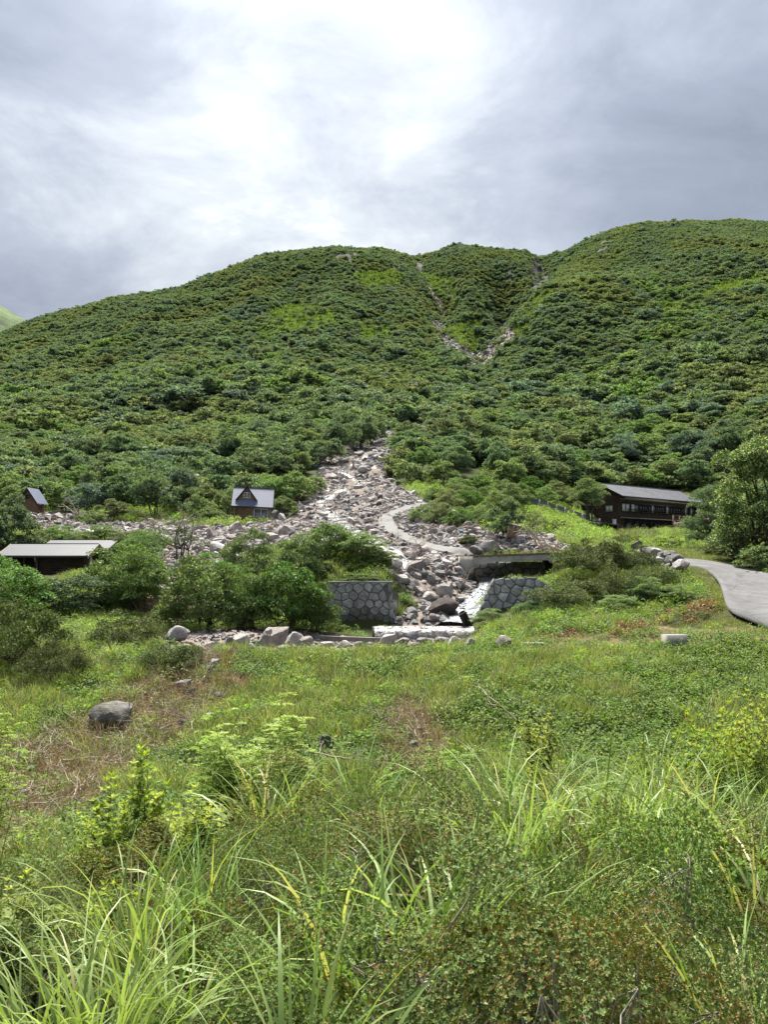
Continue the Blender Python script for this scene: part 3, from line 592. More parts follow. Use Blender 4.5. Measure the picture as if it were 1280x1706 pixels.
def make_leafy(seed, R, H, nst, whorls, ll, lw, ytop=.35, mats=(0, 1), pinnate=False):
    """upright stems carrying leaves in whorls; material 0 leaves, 1 young leaves at the tops; stems apart"""
    rng = np.random.default_rng(seed); fo = MB(); st = MB()
    for s in range(nst):
        a = rng.uniform(0, 6.283); r = R*math.sqrt(rng.uniform(0, 1)); top = np.array([math.cos(a)*r, math.sin(a)*r, H*rng.uniform(.55, 1.05)*(1-.35*(r/R)**2)])
        root = np.array([math.cos(a)*r*.25, math.sin(a)*r*.25, -.1])
        pts = limb(st, root, top, .0045*H+.002, .002, rng, 0, seg=8, wob=.06)
        for w in range(whorls):
            t = .22 + .78*(w+1)/whorls; i = t*7; k = min(int(i), 6); c = pts[k]*(1-(i-k)) + pts[k+1]*(i-k)
            nl = 6 if w < whorls-1 else 8
            if pinnate:
                for q in range(3):
                    ph = rng.uniform(0, 6.283); d = nrm(np.array([math.cos(ph), math.sin(ph), .22])); side = nrm(np.cross(d, [0, 0, 1.0])); ln = ll*5.5*rng.uniform(.7, 1.2)*(1.15-.6*t)
                    k2 = 9; tt = np.repeat(np.linspace(.2, 1, k2), 2); sg = np.tile([1, -1], k2)
                    Bq = c + d*(tt*ln)[:, None] + np.array([0, 0, -1.0])*(tt**2*ln*.22)[:, None]
                    D = nrm(side*sg[:, None] + d*.55 + rng.normal(0, .12, (2*k2, 3))); Nn = nrm(np.array([0, 0, 1.0]) + rng.normal(0, .22, (2*k2, 3)))
                    leaf_quads(fo, Bq, D, Nn, ll*rng.uniform(.8, 1.2, 2*k2), lw*rng.uniform(.8, 1.2, 2*k2), 0 if t < 1-ytop or rng.uniform() < .35 else 1)
            else:
                ph = np.arange(nl)*6.283/nl + rng.uniform(0, 6); el = rng.uniform(.05, .6, nl) if w < whorls-1 else rng.uniform(.4, 1.1, nl)
                D = nrm(np.stack([np.cos(ph), np.sin(ph), el], -1) + rng.normal(0, .12, (nl, 3))); Nn = nrm(np.array([0, 0, 1.0]) - D*D[:, 2:3] + rng.normal(0, .18, (nl, 3)))
                leaf_quads(fo, np.repeat(c[None], nl, 0), D, Nn, ll*rng.uniform(.6, 1.2, nl), lw*rng.uniform(.75, 1.2, nl), 0 if t < 1-ytop*rng.uniform(.5, 1.3) else 1, fold=.16)
                # side sprig
                if rng.uniform() < .75 and w < whorls-1:
                    ph = rng.uniform(0, 6.283); e = c + np.array([math.cos(ph), math.sin(ph), .7])*rng.uniform(.10, .24)*R
                    limb(st, c, e, .004, .002, rng, 0, seg=3, sides=4)
                    ph = np.arange(6)*1.047 + rng.uniform(0, 6); D = nrm(np.stack([np.cos(ph), np.sin(ph), rng.uniform(.1, .8, 6)], -1)); Nn = nrm(np.array([0, 0, 1.0]) - D*D[:, 2:3])
                    leaf_quads(fo, np.repeat(e[None], 6, 0), D, Nn, ll*.85*rng.uniform(.6, 1.2, 6), lw*.85*rng.uniform(.8, 1.2, 6), 0 if t < .75 else (1 if rng.uniform() < ytop*1.6 else 0), fold=.16)
    return fo, st

# prototypes for scattered growth live in collections of their own
def scatter(name, pts, rot, scl, idx, protos, label=None):
    """many small copies of a few meshes over given points: one object of kind stuff"""
    c = bpy.data.collections.new(name + '_kinds')
    for k, me in enumerate(protos):
        o = bpy.data.objects.new('%s_kind_%02d' % (name, k), me); c.objects.link(o)
    me = bpy.data.meshes.new(name); pts = np.asarray(pts, np.float32); n = len(pts)
    me.vertices.add(n); me.vertices.foreach_set('co', pts.ravel())
    for nm, ty, v, key in (('rot', 'FLOAT_VECTOR', rot, 'vector'), ('scl', 'FLOAT_VECTOR', scl, 'vector'), ('kind_index', 'INT', idx, 'value')):
        at = me.attributes.new(nm, ty, 'POINT'); at.data.foreach_set(key, np.asarray(v, np.int32 if ty == 'INT' else np.float32).ravel())
    o = bpy.data.objects.new(name, me); COL.objects.link(o); o['kind'] = 'stuff'
    if label: o['label'] = label
    g = bpy.data.node_groups.new(name + '_scatter', 'GeometryNodeTree')
    g.interface.new_socket('Geometry', in_out='INPUT', socket_type='NodeSocketGeometry'); g.interface.new_socket('Geometry', in_out='OUTPUT', socket_type='NodeSocketGeometry')
    gi = g.nodes.new('NodeGroupInput'); go = g.nodes.new('NodeGroupOutput'); ip = g.nodes.new('GeometryNodeInstanceOnPoints'); ci = g.nodes.new('GeometryNodeCollectionInfo')
    ci.inputs['Collection'].default_value = c; ci.inputs['Separate Children'].default_value = True; ci.inputs['Reset Children'].default_value = True
    def att(nm, ty):
        x = g.nodes.new('GeometryNodeInputNamedAttribute'); x.data_type = ty; x.inputs[0].default_value = nm; return x.outputs[0]
    g.links.new(gi.outputs[0], ip.inputs['Points']); g.links.new(ci.outputs[0], ip.inputs['Instance']); ip.inputs['Pick Instance'].default_value = True
    g.links.new(att('kind_index', 'INT'), ip.inputs['Instance Index']); g.links.new(att('rot', 'FLOAT_VECTOR'), ip.inputs['Rotation']); g.links.new(att('scl', 'FLOAT_VECTOR'), ip.inputs['Scale'])
    g.links.new(ip.outputs[0], go.inputs[0])
    md = o.modifiers.new('scatter', 'NODES'); md.node_group = g
    return o
def poisson(x0, x1, y0, y1, d, rng, keep=None):
    """jittered grid points in a box of the ground"""
    nx = max(1, int((x1-x0)/d)); ny = max(1, int((y1-y0)/d))
    gx, gy = np.meshgrid((np.arange(nx)+.5)/nx, (np.arange(ny)+.5)/ny)
    x = x0 + (x1-x0)*(gx.ravel() + rng.uniform(-.5, .5, nx*ny)/nx); y = y0 + (y1-y0)*(gy.ravel() + rng.uniform(-.5, .5, nx*ny)/ny)
    return x, y
def in_view(x, y, z, mu=90, mv=120):
    u, v = project(x, y, z); return (u > -mu) & (u < 1280+mu) & (v < 1706+mv) & (y > 0.5)

# ------------------------------------------------------------------ rocks
def make_rock(seed, sub=3, squash=(1, .85, .7), cuts=9):
    import bmesh
    rng = np.random.default_rng(seed); bm = bmesh.new(); bmesh.ops.create_icosphere(bm, subdivisions=sub, radius=1.0)
    V = np.array([v.co[:] for v in bm.verts]); F = np.array([[v.index for v in f.verts] for f in bm.faces]); bm.free()
    for k in range(cuts):
        n = nrm(rng.normal(0, 1, 3)); d = rng.uniform(.48, .82); s = V @ n; V = V - np.clip(s-d, 0, None)[:, None]*n*.96
    for f, a in ((1.6, .16), (4.1, .05), (9, .02)):
        q = V*f + seed; V = V*(1 + a*(vnoise(q[:, 0]+q[:, 2]*.7, q[:, 1]-q[:, 2]*.4, seed) + vnoise(q[:, 2]*1.1, q[:, 0]-q[:, 1], seed+3)))[:, None]
    V = V*np.array(squash); V /= np.abs(V[:, 0]).max(); return V, F
ROCK = {}
for s, sq in (('rounded', (1, .9, .78)), ('angular', (1, .8, .72)), ('flat', (1, .85, .42)), ('tall', (.8, .75, 1.0))):
    ROCK[s] = [make_rock(100+7*k+len(s), 3, sq, 5 if s == 'rounded' else 11) for k in range(3)]
_rock_me = {}
def rock_mesh(shape, k, tone):
    key = (shape, k, tone)
    if key not in _rock_me:
        V, F = ROCK[shape][k]; me = MB().add(V, F).mesh('boulder', M['rock_'+tone], smooth=True); me.set_sharp_from_angle(angle=math.radians(28)); _rock_me[key] = me
    return _rock_me[key]
def rock(name, loc, size, shape, tone, rng, label=None, cat=None, group=None, sink=.25, rz=None, tilt=.25, parent=None, k=None):
    o = put(name, rock_mesh(shape, int(rng.integers(3)) if k is None else k, tone), parent)
    s = np.asarray(size, float)/2 if np.ndim(size) else np.array([size/2]*3)*rng.uniform(.88, 1.12, 3)
    o.scale = s; o.rotation_euler = (rng.normal(0, tilt), rng.normal(0, tilt), rng.uniform(0, 6.28) if rz is None else rz)
    hz = s[2]*{'flat': .42, 'rounded': .78, 'angular': .72, 'tall': 1.2}[shape]
    o.location = (loc[0], loc[1], loc[2] + hz*(1-2*sink))
    if label: tag(o, label, cat, group)
    return o

# ------------------------------------------------------------------ buildings
M['dark_board'] = wood_mat('dark_brown_boards', (0.036, 0.024, 0.018), (0.085, 0.056, 0.044), (1, 1, 9), 1.0)
M['brown_board'] = wood_mat('brown_boards', (0.115, 0.076, 0.050), (0.22, 0.152, 0.106), (1, 1, 9), 1.0)
M['dark_trim'] = wood_mat('dark_trim', (0.022, 0.017, 0.015), (0.05, 0.038, 0.032), (3, 3, 3))
M['pale_trim'] = wood_mat('weathered_trim', (0.20, 0.16, 0.12), (0.34, 0.29, 0.23), (3, 3, 3))
M['deck_board'] = wood_mat('reddish_deck_boards', (0.10, 0.060, 0.045), (0.19, 0.12, 0.095), (2, 2, 2))
M['metal_grey'] = plain_mat('grey_metal_roof', (0.12, 0.128, 0.142), (0.16, 0.168, 0.182), .6, .6, .3, 0)
M['metal_blue'] = plain_mat('blue_grey_metal_roof', (0.098, 0.118, 0.175), (0.125, 0.148, 0.21), .6, .8, .3, 0)
M['metal_dark'] = plain_mat('dark_flashing', (0.035, 0.036, 0.04), None, .5)
M['white_paint'] = plain_mat('white_paint', (0.74, 0.74, 0.72), (0.62, 0.62, 0.60), .5)
M['curtain'] = plain_mat('pale_curtain', (0.62, 0.62, 0.60), (0.45, 0.45, 0.45), .8, 6)
M['hut_roof'] = plain_mat('dull_hut_roof', (0.028, 0.034, 0.043), (0.042, 0.050, 0.062), .6, .8, .3)
M['glass'] = plain_mat('dark_window_glass', (0.030, 0.036, 0.042), (0.022, 0.026, 0.032), .08, 1, .8, 0, 0)
M['glass_pale'] = plain_mat('pale_window_glass', (0.16, 0.19, 0.22), (0.09, 0.11, 0.13), .08, 1, .8, 0, 0)
M['dark_in'] = plain_mat('painted_inner_shade', (0.012, 0.011, 0.010), None, .9)  # near-black colour standing in for the shade inside and beneath things
M['concrete'] = plain_mat('old_concrete', (0.26, 0.255, 0.24), (0.15, 0.146, 0.136), .9, 1.4, .2, 0, .02)
M['deck_concrete'] = plain_mat('pale_deck_concrete', (0.46, 0.44, 0.40), (0.30, 0.285, 0.26), .9, 1.4, .2, 0, .02)
M['concrete_dark'] = plain_mat('damp_concrete', (0.15, 0.145, 0.13), (0.075, 0.075, 0.065), .9, 1.4, .2, 0, .02)
M['rust'] = plain_mat('rusty_steel', (0.24, 0.16, 0.11), (0.15, 0.095, 0.07), .8, 4)
M['steel'] = plain_mat('weathered_steel', (0.19, 0.18, 0.175), (0.12, 0.105, 0.095), .6, 3, .4, .3)
M['plastic'] = plain_mat('black_plastic', (0.015, 0.015, 0.016), None, .45)
M['teal'] = plain_mat('teal_plastic', (0.03, 0.20, 0.25), (0.02, 0.14, 0.19), .4)

def window(parent, x0, x1, z0, z1, y, panes=2, frame='dark_trim', glass='glass', fw=.06, depth=.09, name='window', label=None, curtain=()):
    """frame with panes, in the plane y = const of its wall, facing -y; frame and panes are sub-parts of the window"""
    b = MB(); w = x1-x0
    b.box(((x0+x1)/2, y-depth/2, z1-fw/2), (w, depth, fw)); b.box(((x0+x1)/2, y-depth/2, z0+fw/2), (w, depth, fw))
    for k in range(panes+1):
        xx = x0 + fw/2 + (w-fw)*k/panes; b.box((xx, y-depth*.46, (z0+z1)/2), (fw, depth*.9, z1-z0-2*fw-.004))
    o = b.build(name, M[frame], parent, label=label)
    for k in range(panes):
        a = x0 + fw + (w-fw)*k/panes; c = x0 + (w-fw)*(k+1)/panes
        g = MB().box(((a+c)/2, y-.02, (z0+z1)/2), (c-a-.002, .012, z1-z0-2*fw-.006)).build('pane', M['curtain' if k in curtain else glass], o)
    return o
def clap(b, x0, x1, z0, z1, y, h=.18, t=.025, m=0, gaps=(), slope=None):
    """horizontal boards, each a wedge, facing -y; gaps = openings (x0, x1, z0, z1)"""
    z = z0
    while z < z1-.01:
        zt = min(z+h, z1); segs = [(x0, x1)]
        if slope: e = slope((z+zt)/2); segs = [(x0+e[0], x1-e[1])]
        for g in gaps:
            if zt > g[2]+.02 and z < g[3]-.02:
                segs = [q for s in segs for q in ((s[0], min(s[1], g[0])), (max(s[0], g[1]), s[1])) if q[1]-q[0] > .02]
        for s in segs:
            if s[1]-s[0] < .03: continue
            V = [[s[0], y, z], [s[1], y, z], [s[1], y, zt], [s[0], y, zt], [s[0], y-t, z], [s[1], y-t, z], [s[1], y-t*.35, zt-.006], [s[0], y-t*.35, zt-.006]]
            b.add(V, [[4,5,6,7],[0,1,5,4],[7,6,2,3],[0,4,7,3],[5,1,2,6]], m)
        z = zt
def roof_slab(b, x0, x1, ye, ze, yr, zr, t=.12, m=0, seams=0, courses=0):
    """one slope from eave to ridge"""
    n = np.array([0, -(zr-ze), (yr-ye)]); n = n/np.linalg.norm(n); n = n if n[2] > 0 else -n
    poly = [np.array([x0, ye, ze]), np.array([x1, ye, ze]), np.array([x1, yr, zr]), np.array([x0, yr, zr])]
    b.prism(poly, n*t, m)
    if seams:
        for k in range(seams+1):
            x = x0 + .02 + (x1-x0-.04)*k/seams
            q = [np.array([x-.018, ye, ze]), np.array([x+.018, ye, ze]), np.array([x+.018, yr, zr]), np.array([x-.018, yr, zr])]
            b.prism([p + n*(t-.01) for p in q], n*.045, m)
    for k in range(courses):
        f0 = k/courses; f1 = f0 + .012
        q = [np.array([x0, ye+(yr-ye)*f0, ze+(zr-ze)*f0]), np.array([x1, ye+(yr-ye)*f0, ze+(zr-ze)*f0]), np.array([x1, ye+(yr-ye)*f1, ze+(zr-ze)*f1]), np.array([x0, ye+(yr-ye)*f1, ze+(zr-ze)*f1])]
        b.prism([p + n*(t-.005) for p in q], n*.008, m)

def lodge():
    c = P(1036, 882, 110); L, W, H, RI = 20.2, 7.0, 4.9, 1.83
    t = thing('wooden_lodge', 'long dark brown two-storey wooden lodge with a grey metal roof', 'lodge', c, math.atan2(.61, .79))
    HOUSES.append((c[0]+.79*10-.61*3.5, c[1]+.61*10+.79*3.5, 12.5))
    zb = -.7
    nwin = 9; bw = L/nwin
    wins = [(bw*k+.16, bw*(k+1)-.16, 2.58, 3.80) for k in range(nwin)]
    low = (0.5, L-.5, -.2, 1.60)
    b = MB()       # core walls
    b.box((L/2, W/2, (zb+H)/2), (L-.04, W-.04, H-zb), 0)
    b.build('wall', M['dark_in'], t)
    b = MB(); clap(b, 0, L, 1.78, 4.35, -.001, gaps=wins); clap(b, 0, L, zb, 1.6, -.001, gaps=[low])
    b.build('front_siding', M['dark_board'], t, kind='stuff')
    # gable end: boards face -x, drawn in a turned frame
    g = MB(); clap(g, 0, W, zb, H, -.001, slope=None, gaps=[(W-2.55, W-1.35, 2.65, 3.55)]); clap(g, 0, W, H, H+RI, -.001, slope=lambda z: ((z-H)/RI*W/2,)*2)
    s = g.build('gable_siding', M['dark_board'], t, kind='stuff'); s.rotation_euler = (0, 0, -math.pi/2); s.location = (0, W, 0)
    gw = MB().prism([(0.005, .02, H-.1), (.005, W-.02, H-.1), (.005, W/2, H+RI-.03)], (L-.01, 0, 0)).build('gable_wall', M['dark_in'], t)
    wg = window(t, -2.55, -1.35, 2.65, 3.55, 0, 2, 'pale_trim', 'curtain', label='pale curtained window in the gable end'); wg.rotation_euler = (0, 0, -math.pi/2); wg.location = (0, 0, 0)
    wg.location = (-.02, 0, 0); wg.data.transform(Matrix.Translation((0, 0, 0)))
    for ch in wg.children: pass
    for k, w in enumerate(wins):
        cu = {0: (0, 1), 1: (0,), 3: (1,), 5: (0,), 7: (1,), 8: (0,)}.get(k, ())
        window(t, *w, 0, 2 if k < 2 else 3, 'dark_trim', 'glass_pale' if k < 2 else 'glass', curtain=cu)
    # ground floor behind posts: the near-black core wall paints the recess shade
    MB().box((L/2, .55, .7), (L-1.1, .06, 1.75)).build('recess_wall', M['glass'], t)
    for k in range(12):
        x = .5 + (L-1)*k/11; MB().box((x, -.03, .72), (.14, .14, 1.80)).build('post', M['dark_trim'], t)
    for k in (2, 5, 8):
        x = .5 + (L-1)*(k+.3)/11; MB().box((x, .48, .7), (.45, .05, 1.6)).build('curtain', M['curtain'], t)
    MB().box((L/2, -.10, 1.69), (L+.3, .30, .14)).build('ledge', M['pale_trim'], t, label='pale weathered ledge between the storeys')
    MB().box((L/2, -.06, 4.42), (L+.1, .16, .20)).build('beam', M['pale_trim'], t)
    r = MB(); r.box((L/2+.6, -.42, 2.95), (L-1.6, .05, .06)); r.box((L/2+.6, -.42, 2.62), (L-1.6, .05, .06))
    for k in range(13): x = 1.4 + (L-1.7)*k/12; r.box((x, -.36, 2.72), (.05, .10, .70))
    r.build('balcony_rail', M['dark_trim'], t)
    rb = MB(); roof_slab(rb, -.75, L+.5, -.75, H-.24, W/2, H+RI+.06, .14, 0, 44); roof_slab(rb, -.75, L+.5, W+.75, H-.24, W/2, H+RI+.06, .14, 0, 44)
    rf = rb.build('roof', M['metal_grey'], t)
    MB().box((L/2-.1, W/2, H+RI+.22), (L+1.3, .32, .08)).build('ridge_cap', M['metal_grey'], rf)
    for x in (-.80, L+.53):
        f = MB()
        for sgn in (0, 1):
            ye, yr = (-.8, W/2) if not sgn else (W+.8, W/2)
            f.prism([(x, ye, H-.30), (x, ye, H-.08), (x, yr, H+RI+.22), (x, yr, H+RI-.02)], (.05, 0, 0))
        f.build('barge_board', M['dark_trim'], rf)
    MB().box((L/2-.12, -.80, H-.20), (L+1.2, .10, .12)).build('gutter', M['metal_dark'], rf)
    # cart wheels leaning below
    for k, x in enumerate((1.2, 3.0, 4.8)):
        w = MB(); th = np.linspace(0, 2*math.pi, 21); w.tube(np.stack([x+.5*np.cos(th), th*0-.5, .35+.5*np.sin(th)], -1), .05, 5, cap=False)
        for q in range(4): a = q*math.pi/4; w.tube([(x-.48*math.cos(a), -.5, .35-.48*math.sin(a)), (x+.48*math.cos(a), -.5, .35+.48*math.sin(a))], .025, 4)
        o = w.build('cart_wheel', M['twig']); o.matrix_world = Matrix.Translation(Vector(c)) @ Matrix.Rotation(math.atan2(.61, .79), 4, 'Z')
        tag(o, ('spoked cart wheel leaning under the lodge, closest to its corner', 'middle one of three spoked cart wheels under the lodge', 'spoked cart wheel leaning under the lodge, farthest from its corner')[k], 'wheel', 'cart wheels leaning under the lodge')
    # porch fence with crossed braces
    f = thing('porch_fence', 'low brown porch fence with crossed braces before the lodge', 'fence', c, math.atan2(.61, .79))
    for k in range(5): MB().box((6.2+1.75*k, -1.6, .1), (.12, .12, 1.5)).build('post', M['brown_board'], f)
    MB().box((9.7, -1.68, .72), (7.2, .06, .12)).build('rail', M['brown_board'], f); MB().box((9.7, -1.68, .05), (7.2, .06, .10)).build('rail', M['brown_board'], f)
    for k in range(4):
        x = 6.2+1.75*k
        for a, d in ((.05, .72), (.72, .05)): MB().prism([(x+.08, -1.58, a-.04), (x+.08, -1.58, a+.04), (x+1.67, -1.58, d+.04), (x+1.67, -1.58, d-.04)], (0, .04, 0)).build('brace', M['brown_board'], f)
lodge()

def deck_fence():
    a = P(1124, 886, 104); e = P(1214, 873, 98); d = e-a; L = np.linalg.norm(d[:2])
    t = thing('board_fence', 'reddish brown vertical board fence sloping along the lodge deck', 'fence', a, math.atan2(d[1], d[0])); sl = d[2]/L
    n = 46; pk = MB()
    for k in range(n):
        x = L*(k+.5)/n; h = 1.12+.03*math.sin(k*2.3); b0 = x*sl+.12
        pk.box((x, 0, b0+h/2), (L/n*.9, .03, h))
    pk.build('plank', M['deck_board'], t, kind='stuff')
    for z in (.35, 1.15): MB().prism([(0, .03, z), (0, .03, z+.1), (L, .03, z+.1+sl*L), (L, .03, z+sl*L)], (0, .06, 0)).build('rail', M['deck_board'], t)
    for k in range(7): x = .1+(L-.2)*k/6; MB().box((x, .14, x*sl-.2), (.12, .12, 3.2)).build('post', M['brown_board'], t)
    r = thing('deck_railing', 'open brown deck railing in front of the lodge upper storey', 'railing', P(1123, 872, 106.0), math.atan2(.61, .79)+.1)
    for k in range(3): MB().box((1.9*k, 0, .55-1.0), (.12, .12, 3.2)).build('post', M['brown_board'], r)
    for z in (1.05, .6): MB().box((1.9, -.08, z), (4.2, .05, .10)).build('rail', M['brown_board'], r)
deck_fence()

def small_cabin():
    c = P(419, 871, 90); t = thing('small_cabin', 'small brown cabin with blue-grey roof, dormer and white sliding door, above the rubble', 'cabin', c, math.radians(7)); HOUSES.append((c[0], c[1]+2, 3.6))
    t.rotation_euler = (0, math.radians(2.2), math.radians(7))
    W, D, H, RI = 4.05, 3.6, 2.25, 1.9
    MB().box((0, D/2, H/2-.5), (W-.04, D-.04, H+1)).build('wall', M['dark_in'], t)
    door = (.20, 1.85, .12, 1.72)
    b = MB(); clap(b, -W/2, W/2, -.6, H, -.001, .16, gaps=[door]); b.build('front_siding', M['brown_board'], t, kind='stuff')
    for sx in (-1, 1):
        s = MB(); clap(s, 0, D, -.6, H, -.001, .16); clap(s, 0, D, H, H+RI, -.001, .16, slope=lambda z: ((z-H)/RI*D/2,)*2)
        o = s.build('side_siding', M['brown_board'], t, kind='stuff'); o.rotation_euler = (0, 0, sx*math.pi/2); o.location = (sx*W/2, 0 if sx > 0 else D, 0)
    MB().prism([(-W/2+.01, .02, H-.05), (-W/2+.01, D-.02, H-.05), (-W/2+.01, D/2, H+RI-.03)], (W-.02, 0, 0)).build('gable_wall', M['dark_in'], t)
    for x in (-W/2, W/2): MB().box((x, -.02, H/2-.25), (.13, .13, H+.5)).build('corner_post', M['pale_trim'], t)
    MB().box((.06, -.045, H/2), (.10, .06, H)).build('door_post', M['pale_trim'], t)
    MB().box((-.5, -.09, -.03), (2.9, .2, .09)).build('sill_beam', M['pale_trim'], t)
    window(t, *door, 0, 2, 'white_paint', 'glass_pale', .075, .10, 'sliding_door')
    rb = MB(); ov = .45; ze = H - ov*RI/(D/2)
    roof_slab(rb, -W/2-.38, W/2+.38, -ov, ze+.04, D/2, H+RI+.04, .10, 0, 0, 9); roof_slab(rb, -W/2-.38, W/2+.38, D+ov, ze+.04, D/2, H+RI+.04, .10, 0, 0, 9)
    rf = rb.build('roof', M['metal_blue'], t)
    MB().box((0, D/2, H+RI+.16), (W+.8, .22, .05)).build('ridge_cap', M['metal_dark'], rf)
    MB().box((0, -ov-.03, ze+.06), (W+.78, .05, .14)).build('fascia', M['metal_dark'], rf)
    # dormer: its face stands forward on the roof slope
    dx, dz0, hw, hh, yf = -.72, H+.52, .98, 1.45, .28
    dr = MB().prism([(dx-hw, yf, dz0), (dx+hw, yf, dz0), (dx, yf, dz0+hh-.12)], (0, 1.5, 0)).build('dormer', M['brown_board'], t)
    q = MB()
    for s in (-1, 1):
        V = [(dx+s*(hw+.20), yf-.22, dz0-.16), (dx, yf-.22, dz0+hh+.02), (dx, yf-.22, dz0+hh+.12), (dx+s*(hw+.30), yf-.22, dz0-.14)]
        q.prism(V if s > 0 else V[::-1], (0, 1.75, 0))
    q.build('dormer_roof', M['metal_blue'], dr)
    q = MB()
    for s in (-1, 1): q.prism([(dx+s*(hw+.20), yf-.27, dz0-.22), (dx+s*(hw+.34), yf-.27, dz0-.18), (dx, yf-.27, dz0+hh+.12), (dx, yf-.27, dz0+hh-.06)], (0, .05, 0))
    q.build('barge_board', M['dark_trim'], dr)
    window(dr, dx-.38, dx+.40, dz0+.14, dz0+.80, yf-.01, 2, 'white_paint', 'glass_pale', .07, .07)
small_cabin()

def edge_cabin():
    c = P(45, 858, 98); t = thing('gabled_cabin', 'narrow brown gabled cabin with a steep grey roof behind rubble at the left edge', 'cabin', c, math.radians(-8)); t.scale = (.78, .78, .78); HOUSES.append((c[0], c[1], 3.2))
    W, D, H, RI = 2.7, 2.6, 2.35, 2.0      # ridge runs along local y, gable faces -y
    MB().box((0, D/2, H/2-.6), (W-.04, D-.04, H+1.2)).build('wall', M['brown_board'], t)
    b = MB(); clap(b, -W/2, W/2, -.8, H, -.001, .2); clap(b, -W/2, W/2, H, H+RI, -.001, .2, slope=lambda z: ((z-H)/RI*W/2,)*2); b.build('gable_siding', M['brown_board'], t, kind='stuff')
    MB().prism([(-W/2+.01, .01, H-.1), (W/2-.01, .01, H-.1), (0, .01, H+RI-.04)], (0, D-.02, 0)).build('gable_wall', M['brown_board'], t)
    s = MB(); clap(s, 0, D, -.8, H, -.001, .2, gaps=[(1.0, 1.9, -.5, 1.8)]); o = s.build('side_siding', M['brown_board'], t, kind='stuff'); o.rotation_euler = (0, 0, math.pi/2); o.location = (W/2, 0, 0)
    MB().box((W/2+.01, 1.45, .65), (.05, .9, 2.2)).build('door', M['deck_board'], t)
    MB().box((W/2+.35, D-.1, .4), (.12, .12, 2.6)).build('porch_post', M['pale_trim'], t)
    window(t, -.3, .3, H+.35, H+.95, -.02, 1, 'dark_trim', 'glass')
    rb = MB()
    for s in (-1, 1):
        V = [(s*(W/2+.5), -.35, H-.55), (0, -.35, H+RI+.05), (0, -.35, H+RI+.17), (s*(W/2+.56), -.35, H-.47)]
        rb.prism(V if s > 0 else V[::-1], (0, D+.75, 0))
    rf = rb.build('roof', M['metal_blue'], t)
    q = MB()
    for s in (-1, 1): q.prism([(s*(W/2+.5), -.40, H-.66), (s*(W/2+.6), -.40, H-.46), (0, -.40, H+RI+.18), (0, -.40, H+RI-.06)], (0, .045, 0))
    q.build('barge_board', M['dark_trim'], rf)
edge_cabin()

def low_hut(name, label, c, rz, L, W, H, RI, cat='hut', open_left=True):
    t = thing(name, label, cat, c, rz); HOUSES.append((c[0]+math.cos(rz)*L/2, c[1]+W/2, L*.55))
    MB().box((L/2, W/2, H/2-.5), (L-.5, W-.04, H+1)).build('wall', M['dark_board'], t)
    b = MB(); clap(b, L*.36 if open_left else .25, L-.25, -.9, H, -.001, .17); b.build('front_siding', M['dark_board'], t, kind='stuff')
    if open_left:
        MB().box((L*.19, -.012, H/2-.3), (L*.30, .02, H+.5)).build('bay_shade_panel', M['dark_in'], t)  # flat near-black panel on a closed wall paints the shade of the bay
        for k in range(3): MB().box((.35+L*.16*k, -.06, H/2-.4), (.10, .10, H+.8)).build('post', M['brown_board'], t)
        MB().box((L*.19, -.05, .55), (L*.30, .06, .09)).build('rail', M['brown_board'], t)
    rb = MB(); ov = .7; k = RI/(W/2); roof_slab(rb, -.45, L+.3, -ov, H-ov*k+.03, W/2, H+RI+.03, .10, 0, 0, 7); roof_slab(rb, -.45, L+.3, W+ov, H-ov*k+.03, W/2, H+RI+.03, .10, 0, 0, 7)
    rf = rb.build('roof', M['hut_roof'], t)
    for x in (-.5, L+.31):
        q = MB()
        for s in (0, 1): ye = -ov-.04 if not s else W+ov+.04; q.prism([(x, ye, H-ov*k-.12), (x, ye, H-ov*k+.10), (x, W/2, H+RI+.15), (x, W/2, H+RI-.08)], (.045, 0, 0))
        q.build('barge_board', M['pale_trim'], rf)
    MB().box((L/2-.08, -ov-.03, H-ov*k+.03), (L+.8, .06, .16)).build('fascia', M['metal_dark'], rf)
    MB().box((L/2-.08, W/2, H+RI+.13), (L+.8, .2, .05)).build('ridge_cap', M['metal_dark'], rf)
    for x in (.25, L-.25): MB().prism([(x, .02, H-.1), (x, W-.02, H-.1), (x, W/2, H+RI-.02)], (-.06 if x > 1 else .06, 0, 0)).build('gable_wall', M['dark_board'], t)
low_hut('low_hut', 'dark low hut with a long grey roof, half hidden by bushes at the left edge', P(10, 962, 57), math.radians(3), 5.8, 3.6, 1.75, .66)
low_hut('low_hut', 'second low roof just behind the front hut at the left, its right end higher', P(78, 940, 63), math.radians(-2), 4.9, 3.4, 1.3, .62, open_left=False)

